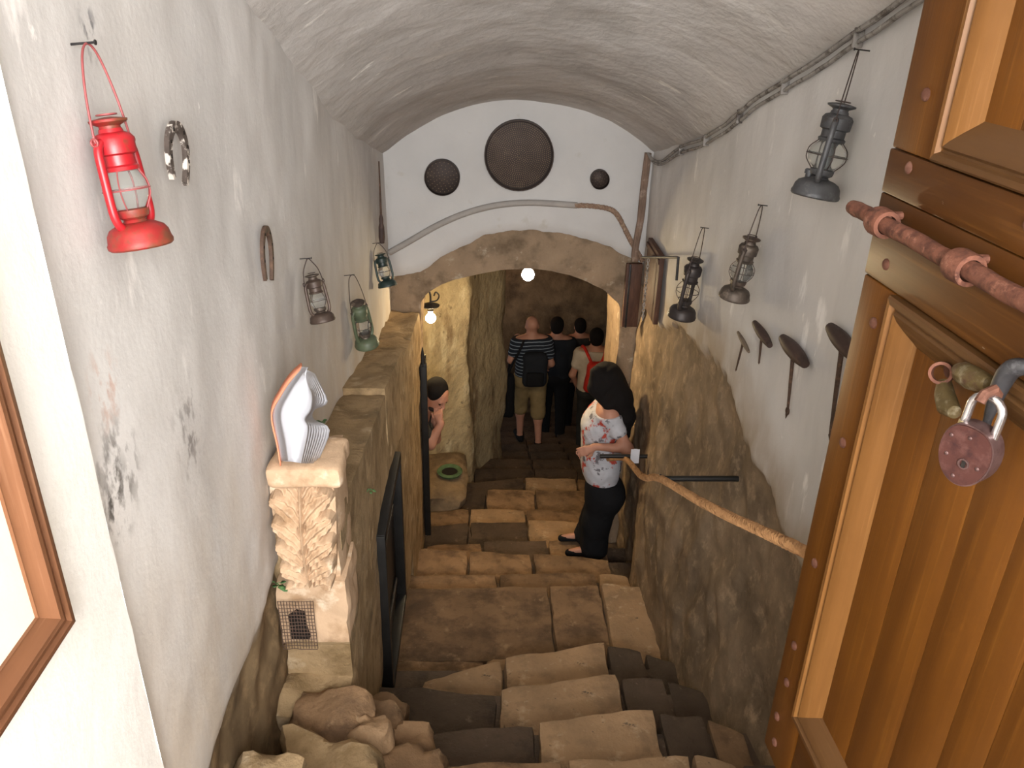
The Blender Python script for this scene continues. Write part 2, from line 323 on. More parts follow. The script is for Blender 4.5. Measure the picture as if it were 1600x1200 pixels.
M['floral'] = cloth('floral_top', (0.47, 0.47, 0.50), 0.9, [((0.14, 0.13, 0.14), 13, 0.56, 0.60), ((0.42, 0.06, 0.04), 8, 0.55, 0.585, (1, 1, 1), 22.0)])
def striped():
    t = NT('striped_shirt'); w = t.n('ShaderNodeTexWave'); w.bands_direction = 'Z'; w.inputs['Scale'].default_value = 7.0; w.inputs['Distortion'].default_value = 1.0
    t.link(t.co, w.inputs['Vector'])
    return t.out(t.mix(t.ramp(w.outputs['Fac'], 0.84, 0.92), (0.012, 0.016, 0.024), (0.22, 0.26, 0.30)), 0.9)
M['striped'] = striped()
def glass_mat():
    t = NT('old_lamp_glass'); b = t.b
    b.inputs['Base Color'].default_value = (0.78, 0.80, 0.78, 1); b.inputs['Roughness'].default_value = 0.12; b.inputs['Transmission Weight'].default_value = 0.92; b.inputs['IOR'].default_value = 1.12
    return t.m
M['glass'] = glass_mat()
def emit(name, col, s):
    t = NT(name); t.b.inputs['Base Color'].default_value = (1, 1, 1, 1); t.b.inputs['Emission Color'].default_value = col + (1,); t.b.inputs['Emission Strength'].default_value = s; return t.m
M['bulb_white'] = emit('bulb_white', (1.0, 0.78, 0.46), 520)
M['bulb_warm'] = emit('bulb_warm', (1.0, 0.74, 0.38), 330)
M['bulb_orange'] = emit('bulb_orange', (1.0, 0.48, 0.16), 90)

# ================================================================ THE SETTING
LX, RX, EY = -0.65, 1.09, 5.4               # left wall, right wall, end wall
SPL = [(0.6, 2.20), (1.16, 1.99), (2.37, 1.556), (3.36, 1.192), (4.3, 0.90), (5.45, 0.60)]
SPR = [(0.6, 2.20), (1.16, 2.0), (2.315, 1.593), (3.0, 1.355), (3.435, 1.211), (4.185, 0.945), (5.45, 0.64)]
RISE = 0.33
def dense(P): return [(p.x, p.y) for p in smooth_poly([(a, b, 0) for a, b in P], 8)]
SPL, SPR = dense(SPL), dense(SPR)
# left wall: plaster above, bare brown stone below
def wl(y, z):
    zb = -0.10 + 0.05 * fbm(y, z, 0, 3, 4)
    if y > 3.0: zb = -0.10 - 0.24 * (y - 3.0)
    st = sstep(zb + 0.02, zb - 0.03, z)
    x = LX + 0.012 * fbm(y, z, 0.3, 1.3, 2) + 0.003 * nz(y, z, 1, 9) + st * (-0.02 + 0.02 * fbm(y, z, 2, 6))
    return x, st, 0.9 * sstep(zb + 1.1, zb - 0.02, z)
def wall_strip(name, fn, y0, y1, z0, ztop, mat, outward, ny, nzv):
    mb = MB(); at_ = []
    for i in range(ny + 1):
        y = y0 + (y1 - y0) * i / ny; zt = ztop(y)
        for j in range(nzv + 1):
            z = z0 + (zt - z0) * j / nzv; x, a, b = fn(y, z); mb.v.append((x, y, z)); at_.append((a, b, 0))
    for i in range(ny):
        for j in range(nzv):
            mb.f.append((i * (nzv + 1) + j, (i + 1) * (nzv + 1) + j, (i + 1) * (nzv + 1) + j + 1, i * (nzv + 1) + j + 1))
    n = len(mb.v); edge = [i * (nzv + 1) for i in range(ny + 1)] + [ny * (nzv + 1) + j for j in range(1, nzv + 1)] + [i * (nzv + 1) + nzv for i in range(ny - 1, -1, -1)] + [j for j in range(nzv - 1, 0, -1)]
    for k in edge:
        p = mb.v[k]; mb.v.append((LX - 0.25 if outward < 0 else RX + 0.25, p[1], p[2])); at_.append((0, 0, 0))
    m_ = len(edge)
    for k in range(m_):
        l = (k + 1) % m_; mb.f.append((edge[k], edge[l], n + l, n + k))
    mb.f.append(tuple(n + k for k in range(m_)))
    return struct(mb.build(name, mat, attr=at_))
wall_left = wall_strip('wall_left', wl, 1.10, 5.46, -2.6, lambda y: interp(SPL, y) + 0.03, M['wall_left'], -1, 150, 150)
RB = [(1.5, -0.2), (2.25, -0.16), (2.63, -0.12), (2.96, -0.05), (3.36, 0.02), (3.9, -0.02), (4.73, -0.24), (5.45, -0.25)]
def wr(y, z):
    zb = interp(RB, y) + 0.07 * fbm(y, z, 0, 3.2, 9) + 0.03 * nz(y, z, 0, 14, 3)
    st = sstep(zb + 0.012, zb - 0.022, z)
    x = RX - 0.15 * sstep(-0.1, -1.5, z) * (1 - 0.85 * sstep(4.1, 4.9, y)) + 0.012 * fbm(y, z, 0.3, 1.3, 12) + 0.003 * nz(y, z, 1, 9) + st * (0.022 + 0.022 * fbm(y, z, 2, 4.5))
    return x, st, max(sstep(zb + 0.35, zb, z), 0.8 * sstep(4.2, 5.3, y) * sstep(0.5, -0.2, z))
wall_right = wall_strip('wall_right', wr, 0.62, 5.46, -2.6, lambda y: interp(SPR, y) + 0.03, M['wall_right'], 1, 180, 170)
# entrance reveal on both sides
mb = MB()
mb.grid(lambda a, b: (-0.63 + 0.004 * fbm(a * 2, b * 3, 0, 3) + (0.006 * nz(b * 9, 3, 1, 2) if a == 1 else 0), -1.3 + 2.46 * a + (0.006 * nz(b * 12, 0, 0, 2) if a > 0.98 else 0), -0.4 + 2.7 * b), 40, 60)
mb.grid(lambda a, b: (-0.63 - 0.25 * a, 1.16, -0.4 + 2.7 * b), 1, 30); mb.grid(lambda a, b: (-0.88, -1.3 + 2.46 * a, -0.4 + 2.7 * b), 1, 1); mb.grid(lambda a, b: (-0.63 - 0.25 * a, -1.3, -0.4 + 2.7 * b), 1, 1)
struct(mb.build('wall_entrance_left', M['jamb']))
mb = MB(); mb.box((1.04, -0.35, 0.95), (0.62, 1.9, 2.7), bev=0.02); struct(mb.build('wall_entrance_right', M['jamb']))
mb = MB(); mb.box((0.08, -0.35, 2.4), (1.9, 1.9, 0.2), bev=0.02); struct(mb.build('ceiling_entrance', M['jamb']))
# barrel vault that runs down with the stairs
def vault_pt(s, y):
    zl, zr = interp(SPL, y), interp(SPR, y); x = LX + (RX - LX) * s
    return x, zl + (zr - zl) * s + RISE * (1 - abs(2 * s - 1) ** 2.2) ** 0.9
mb = MB()
def vf(a, b):
    y = 0.55 + 4.95 * a; s = b; x, z = vault_pt(s, y)
    return (x + (-0.02 if b == 0 else 0.02 if b == 1 else 0), y, z + 0.016 * fbm(x, y, z, 1.7, 3) + 0.004 * nz(x, y, z, 8))
mb.grid(vf, 120, 60); mb.grid(lambda a, b: (vf(a, b)[0] * 1.12, vf(a, b)[1], vf(a, b)[2] + 0.2), 20, 20)
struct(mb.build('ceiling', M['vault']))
mb = MB(); mb.box((0.22, 0.45, 2.45), (2.2, 0.2, 0.4)); struct(mb.build('wall_entrance_lintel', M['jamb']))
# end wall (plastered tympanum) above the stone arch
LOW = [(-0.70, -0.19), (-0.55, -0.20), (-0.44, -0.16), (-0.30, -0.06), (-0.161, 0.025), (0.0, 0.095), (0.182, 0.139), (0.35, 0.14), (0.526, 0.122), (0.70, 0.085), (0.834, 0.037), (0.95, -0.02), (1.061, -0.075), (1.15, -0.12)]
mb = MB(); NXg, NZg = 120, 24
def ty(a, b):
    x = -0.70 + 1.83 * a; s = (x - LX) / (RX - LX); s = min(1, max(0, s))
    lo = interp(LOW, x) + 0.018 * fbm(x, 0, 0, 7, 5) - 0.006; hi = vault_pt(s, EY)[1] + 0.04
    z = lo + (hi - lo) * b
    return (x, EY + 0.008 * fbm(x, z, 0, 2.5, 8) + (0.02 if b == 0 else 0), z)
mb.grid(ty, NXg, NZg); mb.grid(lambda a, b: (ty(a, 0)[0], EY + 0.02 + 0.08 * b, ty(a, 0)[2] + 0.02 * b), NXg, 2); mb.grid(lambda a, b: (ty(a, b)[0], EY + 0.12, ty(a, b)[2]), 30, 1)
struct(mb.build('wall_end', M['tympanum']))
# stone arch with its two piers
INTR = [(-0.455, -2.6), (-0.455, -1.6), (-0.45, -0.9), (-0.45, -0.50), (-0.43, -0.37), (-0.33, -0.29), (-0.16, -0.222), (0.06, -0.17), (0.32, -0.149), (0.55, -0.178), (0.77, -0.258), (0.90, -0.355), (0.965, -0.47), (0.975, -0.9), (0.98, -1.6), (0.985, -2.6)]
INTR = [(p.x, p.z) for p in smooth_poly([(a, 0, b) for a, b in INTR], 5)]
mb = MB(); ni = len(INTR)
def arch_outer(i):
    x, z = INTR[i]
    if z < -0.42: return (-0.75, z) if x < 0.2 else (1.16, z)
    t = (x + 0.45) / 1.41
    return (-0.75 + 1.91 * min(1, max(0, t)), 0.32)
def af(a, b):
    i = round(a * (ni - 1)); x, z = INTR[i]; ox, oz = arch_outer(i); X = x + (ox - x) * b; Zz = z + (oz - z) * b
    return (X + 0.012 * fbm(Zz, X, 0, 4, 2), EY + 0.06 + 0.022 * fbm(X, Zz, 0, 4, 6) + 0.01 * (b == 0), Zz + 0.010 * fbm(X, Zz, 3, 5, 3))
mb.grid(af, ni - 1, 8)
def adepth(a):
    x, z = INTR[round(a * (ni - 1))]; return 0.6 - 0.48 * sstep(-0.40, -0.55, z) * (x < 0.2)
mb.grid(lambda a, b: (af(a, 0)[0] + 0.015 * fbm(b * 3, a * 20, 1, 1.2), EY + 0.07 + adepth(a) * b, af(a, 0)[2] - 0.10 * b * adepth(a) / 0.6), ni - 1, 8)
mb.grid(lambda a, b: (af(a, b)[0], EY + 0.07 + adepth(a), af(a, b)[2] - 0.10 * adepth(a) / 0.6), ni - 1, 1)
struct(mb.build('wall_arch', M['arch']))
# passage beyond the arch
PL = smooth_poly([(-1.15, 5.50, 0), (-1.15, 6.2, 0), (-0.90, 6.62, 0), (-0.62, 6.85, 0), (-0.40, 7.05, 0), (-0.27, 7.15, 0), (-0.13, 7.28, 0), (-0.10, 7.6, 0), (0.04, 7.95, 0), (0.20, 8.3, 0), (0.23, 8.5, 0), (0.10, 8.75, 0), (-0.3, 8.95, 0), (-0.9, 9.1, 0)], 6)
PR = smooth_poly([(1.04, 6.0, 0), (1.12, 6.6, 0), (1.40, 7.6, 0), (1.75, 8.8, 0), (1.95, 10.0, 0), (1.85, 11.6, 0)], 8)
def passage_wall(name, P, side, mat):
    mb = MB(); n = len(P) - 1
    def fn(a, b):
        p = P[round(a * n)]; z0 = -5.0; zt = 0.15 - 0.22 * max(0, p.y - 6); z = z0 + (zt - z0) * b
        d = 0.06 * fbm(p.x, p.y, z * 0.5, 2.2, 5) + 0.015 * fbm(p.x, p.y, z, 9, 2)
        return (p.x + side * d, p.y + d, z)
    mb.grid(fn, n, 70); mb.grid(lambda a, b: (fn(a, b)[0] - side * 0.25, fn(a, b)[1] + (0.12 if side > 0 else 0), fn(a, b)[2]), n, 1)
    return struct(mb.build(name, mat))
passage_wall('wall_passage_left', PL, 1, M['passage'])
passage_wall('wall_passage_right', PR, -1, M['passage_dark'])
mb = MB(); mb.grid(lambda a, b: (-1.35 + 3.7 * b, 5.6 + 6.4 * a, 0.30 - 0.22 * max(0, 6.4 * a) - 0.55 * abs(2 * b - 1) ** 2 + 0.05 * fbm(a * 6, b * 3, 0, 2)), 40, 20)
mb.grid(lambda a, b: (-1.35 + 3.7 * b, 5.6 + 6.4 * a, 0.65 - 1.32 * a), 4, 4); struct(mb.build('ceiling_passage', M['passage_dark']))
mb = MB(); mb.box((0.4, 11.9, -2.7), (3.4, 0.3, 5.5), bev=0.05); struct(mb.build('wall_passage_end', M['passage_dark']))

# ---------------------------------------------------------------- floor: worn stone steps going down
def rough_block(c8, n=6, rnd=0.12, amp=0.012, fs=7.0, seed=0.0):
    """rounded, noisy block inside a hexahedron: c8[(x,y,z) corner bits] -> Vector"""
    mb = MB(); idx = {}
    size = ((c8[1] - c8[0]).length, (c8[2] - c8[0]).length, (c8[4] - c8[0]).length)
    rr = [min(0.9, 2 * rnd * min(size) / s_) for s_ in size]
    def vert(p):
        k = tuple(round(a * n) for a in p)
        if k in idx: return idx[k]
        q = [2 * a - 1 for a in p]
        inner = [max(-(1 - r), min(1 - r, a)) for a, r in zip(q, rr)]; dl = [(a - b) / r for a, b, r in zip(q, inner, rr)]
        L = math.sqrt(sum(a * a for a in dl))
        if L > 1: q = [b + a / L * r for a, b, r in zip(dl, inner, rr)]
        u, v, w = [(a + 1) / 2 for a in q]
        P = Vector((0, 0, 0))
        for i in range(8):
            P += c8[i] * ((u if i & 1 else 1 - u) * (v if i & 2 else 1 - v) * (w if i & 4 else 1 - w))
        cen = sum(c8, Vector((0, 0, 0))) / 8; dr = (P - cen); dr = dr.normalized() if dr.length > 0 else dr
        P = P + dr * amp * (fbm(P.x, P.y, P.z, fs, seed) * 1.2)
        idx[k] = len(mb.v); mb.v.append(tuple(P)); return idx[k]
    for ax in range(3):
        for sd in (0, 1):
            for i in range(n):
                for j in range(n):
                    q = []
                    for (a, b) in ((i, j), (i + 1, j), (i + 1, j + 1), (i, j + 1)):
                        p = [0, 0, 0]; p[ax] = sd; p[(ax + 1) % 3] = a / n; p[(ax + 2) % 3] = b / n; q.append(vert(p))
                    mb.f.append(tuple(q) if sd else tuple(q[::-1]))
    return mb
def hexa(fl, fr, nl, nr, z1l, z1r, z0):
    """corners from far-left, far-right, near-left, near-right plan points"""
    return [Vector((nl[0], nl[1], z0)), Vector((nr[0], nr[1], z0)), Vector((fl[0], fl[1], z0)), Vector((fr[0], fr[1], z0)),
            Vector((nl[0], nl[1], z1l)), Vector((nr[0], nr[1], z1r)), Vector((fl[0], fl[1], z1l)), Vector((fr[0], fr[1], z1r))]
STEPS = [(1.28, -0.12), (1.58, -0.40), (1.89, -0.65), (2.27, -0.90), (2.70, -1.15), (3.10, -1.40), (3.93, -1.65), (4.30, -1.84), (4.74, -2.02), (5.2, -2.24), (5.72, -2.42), (6.16, -2.60), (6.76, -2.78), (7.15, -2.90)]
yy, zz = 7.15, -2.90
while yy < 11.8: yy += 0.46; zz -= 0.165; STEPS.append((yy, zz))
mb = MB(); prev = -1.3                        # rubble core under the stones
for y, z in STEPS:
    x0, x1 = (-0.70, 1.12) if y < 5.4 else (-1.25, 2.0)
    mb.box(((x0 + x1) / 2, (prev + y - 0.05) / 2, z - 0.30), (x1 - x0, y - 0.05 - prev, 0.52)); prev = y - 0.06
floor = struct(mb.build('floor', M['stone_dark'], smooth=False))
SEED = [0.0]
def stone(fl, fr, near_l, near_r, z, mat, thick=0.22, zr=None, n=7, rnd=0.10, amp=0.013, name='step_stone', parent=None):
    SEED[0] += 3.3
    mb = rough_block(hexa(fl, fr, near_l, near_r, z, z if zr is None else zr, z - thick), n, rnd, amp, 7, SEED[0])
    c = ((fl[0] + fr[0]) / 2, (fl[1] + near_l[1]) / 2, z - thick)
    o = mb.build(name, mat, parent if parent is not None else floor, loc=c); return o
def row(z, near, cuts, mats, gap=0.006, thick=0.22, zo=None):
    """cuts: list of (x, y_far) joints from left to right"""
    for i in range(len(cuts) - 1):
        (x0, y0), (x1, y1) = cuts[i], cuts[i + 1]
        dz = (zo[i] if zo else random.uniform(-0.008, 0.008))
        stone((x0 + gap, y0), (x1 - gap, y1), (x0 + gap, near - 0.03), (x1 - gap, near - 0.03), z + dz, M['stone_' + mats[i]], thick, n=8 if z > -1.9 else 6)
row(-0.12, 0.75, [(-0.62, 1.26), (0.0, 1.28), (0.55, 1.28), (0.98, 1.28)], ['brown', 'light', 'brown'])
row(-0.40, 1.26, [(-0.63, 1.56), (-0.1, 1.58), (0.45, 1.58), (0.98, 1.56)], ['brown', 'light', 'dark'])
row(-0.65, 1.56, [(-0.28, 1.86), (0.27, 1.88), (0.69, 1.89), (0.84, 1.86), (0.98, 1.82)], ['brown', 'light', 'light', 'dark'])
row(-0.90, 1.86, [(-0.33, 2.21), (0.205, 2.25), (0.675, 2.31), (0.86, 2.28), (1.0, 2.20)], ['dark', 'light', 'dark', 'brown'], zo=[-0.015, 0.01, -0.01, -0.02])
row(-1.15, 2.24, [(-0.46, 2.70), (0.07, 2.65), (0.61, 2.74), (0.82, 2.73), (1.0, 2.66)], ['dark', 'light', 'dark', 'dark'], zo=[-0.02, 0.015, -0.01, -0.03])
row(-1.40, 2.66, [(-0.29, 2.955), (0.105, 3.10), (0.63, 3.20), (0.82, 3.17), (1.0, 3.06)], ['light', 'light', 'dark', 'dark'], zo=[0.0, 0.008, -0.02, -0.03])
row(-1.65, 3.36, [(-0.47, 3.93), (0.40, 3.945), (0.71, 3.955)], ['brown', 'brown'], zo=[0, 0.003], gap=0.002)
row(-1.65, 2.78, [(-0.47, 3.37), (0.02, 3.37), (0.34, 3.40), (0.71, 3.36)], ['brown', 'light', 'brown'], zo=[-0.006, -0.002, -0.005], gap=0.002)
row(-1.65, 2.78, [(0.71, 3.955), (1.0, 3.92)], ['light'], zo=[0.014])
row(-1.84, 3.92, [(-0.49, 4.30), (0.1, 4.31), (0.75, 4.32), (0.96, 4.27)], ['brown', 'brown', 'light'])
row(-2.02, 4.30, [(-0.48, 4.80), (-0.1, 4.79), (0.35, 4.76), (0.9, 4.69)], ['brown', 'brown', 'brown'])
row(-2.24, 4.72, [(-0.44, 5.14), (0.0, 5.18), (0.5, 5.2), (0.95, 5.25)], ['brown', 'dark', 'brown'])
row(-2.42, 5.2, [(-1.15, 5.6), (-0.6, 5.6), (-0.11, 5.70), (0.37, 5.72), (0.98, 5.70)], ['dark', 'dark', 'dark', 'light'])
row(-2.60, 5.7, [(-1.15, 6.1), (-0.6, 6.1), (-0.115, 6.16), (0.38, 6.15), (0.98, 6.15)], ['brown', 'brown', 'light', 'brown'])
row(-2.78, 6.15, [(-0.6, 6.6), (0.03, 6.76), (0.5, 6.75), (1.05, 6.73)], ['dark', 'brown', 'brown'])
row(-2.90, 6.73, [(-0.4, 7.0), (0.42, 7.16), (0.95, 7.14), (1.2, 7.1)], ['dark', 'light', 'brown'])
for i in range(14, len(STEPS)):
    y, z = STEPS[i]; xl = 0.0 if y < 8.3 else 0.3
    row(z, STEPS[i - 1][0], [(xl - 0.1, y), (0.55, y + 0.01), (1.0, y), (1.75, y)], ['dark', 'dark', 'dark'])  # dark stone throughout: gloom of the lower passage put into the colour
# broken stones heaped on the left of the upper steps
for (x, y, z, sx, sy, sz, mt) in [(-0.50, 1.98, -0.66, 0.26, 0.26, 0.2, 'brown'), (-0.46, 1.70, -0.56, 0.30, 0.28, 0.22, 'parapet'), (-0.40, 2.10, -0.80, 0.20, 0.2, 0.2, 'brown'), (-0.57, 1.45, -0.40, 0.2, 0.3, 0.25, 'parapet'), (-0.22, 1.80, -0.66, 0.2, 0.2, 0.16, 'brown'), (-0.37, 1.93, -0.60, 0.13, 0.12, 0.12, 'light'), (-0.24, 2.02, -0.80, 0.13, 0.14, 0.14, 'brown'), (-0.36, 2.32, -1.02, 0.16, 0.2, 0.2, 'brown')]:
    stone((x - sx / 2, y + sy / 2), (x + sx / 2, y + sy / 2 * 0.8), (x - sx / 2 * 0.9, y - sy / 2), (x + sx / 2, y - sy / 2), z + sz / 2, M['stone_' + mt], sz, n=7, rnd=0.16, amp=0.05, name='rubble_stone')

# ---------------------------------------------------------------- low stone wall on the left (with the little iron door)
PX = -0.45
mb = MB(); mb.box((-0.60, 3.9, -1.9), (0.16, 2.9, 1.5), bev=0.02); mb.box((-0.60, 3.22, -0.9), (0.10, 1.0, 0.9))
parapet = struct(mb.build('wall_parapet', M['stone_parapet']))
def block(x0, x1, y0, y1, z0, z1, z1b=None, mat='stone_parapet', rnd=0.09, amp=0.014, n=8, name='stone_block'):
    z1b = z1 if z1b is None else z1b; SEED[0] += 2.7
    c8 = [Vector((x0, y0, z0)), Vector((x1, y0, z0)), Vector((x0, y1, z0)), Vector((x1, y1, z0)), Vector((x0, y0, z1)), Vector((x1, y0, z1)), Vector((x0, y1, z1b)), Vector((x1, y1, z1b))]
    return rough_block(c8, n, rnd, amp, 6, SEED[0]).build(name, M[mat], parapet, loc=(x0, y0, z0))
block(-0.69, PX, 2.17, 2.90, -1.25, -0.44, rnd=0.04, amp=0.02)            # pier under the carved stone
block(-0.69, PX, 2.17, 2.74, -0.45, 0.10, 0.00, rnd=0.05)
block(-0.69, PX, 2.72, 3.42, -0.62, 0.01, -0.10, rnd=0.05)                      # over the iron door
block(-0.70, PX + 0.004, 3.40, 4.15, -0.62, -0.06, -0.20, rnd=0.08, amp=0.025)
block(-0.69, PX, 3.58, 4.35, -1.75, -0.60, rnd=0.03)
block(-0.69, PX + 0.002, 4.13, 4.75, -1.3, -0.24, -0.38, rnd=0.06, amp=0.025)
block(-0.69, PX, 4.33, 5.47, -2.3, -1.28, rnd=0.03)
block(-0.69, PX + 0.002, 4.73, 5.47, -1.3, -0.36, -0.46, rnd=0.06, amp=0.025)
block(-0.70, -0.44, 2.0, 2.25, -1.35, -0.62, -0.55, 'stone_parapet', 0.2, 0.05)
# small black iron door set in that wall
d2 = struct(thing('door_2', 'small black iron door in the low stone wall on the left', 'door', (PX, 3.22, -1.40)))
def bxp(name, c, size, mat, parent, bev=0.004, smooth=True):
    mb = MB(); mb.box(Vector(c) - parent.matrix_local.translation if False else c, size, bev=bev); return mb.build(name, mat, parent, smooth=smooth)
bxp('door_leaf', (-0.02, 0.0, 0.43), (0.02, 0.66, 0.86), M['black_paint'], d2)
for (y, z, sy, sz) in [(-0.335, 0.44, 0.045, 0.92), (0.335, 0.44, 0.045, 0.92), (0, 0.88, 0.70, 0.045), (0, 0.01, 0.70, 0.045)]: bxp('door_frame', (0.012, y, z), (0.05, sy, sz), M['black_paint'], d2)
for z in (0.2, 0.66): bxp('hinge_strap', (0.0, -0.02, z), (0.012, 0.5, 0.03), M['iron'], d2)
# tall black gate leaf folded against the arch jamb
g0 = at(659, 852, Y=5.22)
d3 = struct(thing('door_3', 'tall narrow black iron gate leaf standing open at the left jamb of the arch', 'gate', (-0.42, 5.22, -2.20)))
bxp('gate_stile', (0.0, 0.0, 0.72), (0.045, 0.04, 1.44), M['black_paint'], d3); bxp('gate_stile', (-0.012, 0.18, 0.72), (0.035, 0.03, 1.40), M['black_paint'], d3)
for z in (0.05, 0.72, 1.38): bxp('gate_rail', (-0.006, 0.09, z), (0.025, 0.18, 0.05), M['black_paint'], d3)
bxp('gate_panel', (-0.006, 0.09, 0.72), (0.006, 0.16, 1.34), M['black_paint'], d3)
MB().tube([(0.0, -0.005, 1.42), (-0.004, 0.0, 1.50), (-0.003, 0.0, 1.56)], [0.018, 0.014, 0.003], 10).build('spike', M['black_paint'], d3)

# ================================================================ FRONT WOODEN DOOR (swung open along the right)
DOORP = Vector((0.712, 1.462, -0.10))
door = struct(thing('door_1', 'brown wooden panelled door swung open along the right wall', 'door', DOORP, rot=(0, 0, math.pi + 0.0391)))
def dpart(name, x0, x1, y0, y1, z0, z1, mat, bev=0.003, parent=None):
    mb = MB(); mb.box(((x0 + x1) / 2, (y0 + y1) / 2, (z0 + z1) / 2 + 0.10), (x1 - x0, y1 - y0, z1 - z0), bev=bev); return mb.build(name, mat, parent or door)
DT = -0.05
dpart('stile', DT, 0, 0, 0.145, -0.10, 1.132, M['wood_v'], 0.005); dpart('stile', DT, 0, 0, 0.145, 1.362, 2.10, M['wood_v'], 0.005)
dpart('stile', DT, 0, 0.80, 0.93, -0.10, 2.10, M['wood_v'], 0.005)
dpart('rail', DT, 0.001, 0.0, 0.80, 1.134, 1.284, M['wood_h'], 0.003); dpart('rail', DT, 0.002, 0.0, 0.80, 1.2855, 1.361, M['wood_h'], 0.003)
dpart('rail', DT, 0.0, 0.145, 0.80, -0.10, 0.130, M['wood_h'], 0.004); dpart('rail', DT, 0.0, 0.145, 0.80, 1.98, 2.10, M['wood_h'], 0.004)
PROF = [(0, -0.03), (0, 0.010), (0.004, 0.014), (0.013, 0.014), (0.017, 0.006), (0.021, 0.006), (0.026, 0.011), (0.036, 0.008), (0.050, -0.002), (0.064, -0.014), (0.072, -0.020), (0.072, -0.03)]
def mouldings(y0, y1, z0, z1):
    cor = [(y0, z0), (y1, z0), (y1, z1), (y0, z1)]; inn = [(1, 1), (-1, 1), (-1, -1), (1, -1)]
    for k in range(4):
        l = (k + 1) % 4; mb = MB(); n = len(PROF)
        for c, d in ((cor[k], inn[k]), (cor[l], inn[l])):
            for w, h in PROF: mb.v.append((h, c[0] + d[0] * w, c[1] + d[1] * w + 0.10))
        mb.f = [(i, i + 1, n + i + 1, n + i) for i in range(n - 1)] + [tuple(range(n)), tuple(range(n, 2 * n))]
        mb.build('moulding', M['wood_mould'] if k in (1, 3) else M['wood_mould_h'], door)
mouldings(0.120, 0.825, 0.118, 1.131); mouldings(0.146, 0.825, 1.366, 1.99)
for z0, z1 in ((0.13, 1.132), (1.362, 1.98)):
    ys = [0.145, 0.30, 0.425, 0.533, 0.619, 0.74, 0.80]
    for a, b in zip(ys, ys[1:]):
        dpart('panel_board', DT + 0.005, -0.018 - random.uniform(0, 0.001), a + 0.0004, b - 0.0004, z0, z1, M['wood_v'], 0.0005)
        if 0.5 < b < 0.7: dpart('joint_strip', DT + 0.006, -0.0195, b - 0.0013, b + 0.0013, z0, z1, M['wood_mould'], 0.0)
def dpt(x, y, z): return Vector((x, y, z + 0.10))
for y, z in [(0.075, 1.458), (0.075, 1.341), (0.071, 1.171), (0.073, 1.06), (0.06, 0.80), (0.055, 0.50), (0.047, 0.26), (0.05, 0.15), (0.04, 0.03), (0.075, 1.62), (0.40, 1.33), (0.055, -0.04)]:
    mb = MB(); mb.lathe([(0.011, 0), (0.0105, 0.003), (0.007, 0.0058), (0.002, 0.007)], 12, dpt(0, y, z), Matrix.Rotation(math.pi / 2, 3, 'Y')); mb.build('rivet', M['rust'], door)
# long rusty bolt with its two collars
bolt = MB().tube([dpt(0.034, y, 1.25 + 0.001 * math.sin(y * 40)) for y in [-0.030 + 0.02 * i for i in range(36)]], [0.0125 if i == 0 else 0.0142 + 0.0009 * nz(i, 0, 0, 0.7) for i in range(36)], 14).build('bolt', M['rust_pink'], door)
for y in (0.085, 0.335, 0.60):
    mb = MB(); prof = [(0.0165, -0.020), (0.0235, -0.020), (0.0255, -0.012), (0.025, 0.012), (0.0235, 0.020), (0.0165, 0.020), (0.0165, -0.020)]
    mb.lathe(prof, 20, dpt(0.034, y, 1.25), Matrix.Rotation(-math.pi / 2, 3, 'X'), cap=False); bc = mb.build('bolt_collar', M['rust_pink'], door); mb = MB()
    mb.tube([dpt(0.030, y, 1.262), dpt(0.012, y, 1.262), dpt(-0.01, y, 1.262)], 0.007, 8); mb.build('collar_leg', M['rust_pink'], bc); mb = MB(); mb.tube([dpt(0.030, y, 1.238), dpt(0.012, y, 1.238), dpt(-0.01, y, 1.238)], 0.007, 8)
    mb.build('collar_leg', M['rust_pink'], bc)
# curled eye, hasp and iron latch
mb = MB(); pr = [(0.0130, -0.012), (0.0175, -0.012), (0.0185, 0), (0.0175, 0.012), (0.0130, 0.012), (0.0130, -0.012)]
mb.lathe(pr, 20, dpt(0.016, 0.325, 1.076), Vector((0.62, 0.70, 0.35)).to_track_quat('Z', 'Y').to_matrix(), cap=False); mb.build('hasp_eye', M['rust_pink'], door)
mb = MB(); mb.lathe([(0.001, 0), (0.0124, 0), (0.0124, 0.002), (0.001, 0.002)], 16, dpt(0.000, 0.318, 1.078), Matrix.Rotation(math.pi / 2, 3, 'Y')); mb.build('eye_plate', M['rust'], door)
mb = MB(); mb.tube([dpt(0.012, 0.332, 1.062), dpt(0.020, 0.352, 1.052), dpt(0.028, 0.378, 1.046), dpt(0.034, 0.405, 1.050)], [0.011, 0.015, 0.016, 0.010], 12); mb.build('hasp', M['hasp'], door)
mb = MB(); mb.tube([dpt(0.008, 0.350, 1.094), dpt(0.016, 0.375, 1.100), dpt(0.020, 0.405, 1.105), dpt(0.018, 0.44, 1.112)], [0.010, 0.017, 0.018, 0.012], 12); mb.build('hasp_plate', M['hasp'], door)
lp = smooth_poly([dpt(0.006, 0.52, 1.165), dpt(0.020, 0.500, 1.166), dpt(0.028, 0.484, 1.156), dpt(0.030, 0.476, 1.13), dpt(0.030, 0.472, 1.09), dpt(0.026, 0.466, 1.05), dpt(0.016, 0.458, 1.01)], 5)
MB().tube(lp, [0.006 + 0.0075 * math.sin(math.pi * min(1, i / 22)) for i in range(len(lp))], 12).build('latch', M['latch'], door)
MB().sphere(dpt(0.006, 0.525, 1.165), 0.017, 14, 10, (0.7, 1, 1)).build('latch_boss', M['rust'], door)
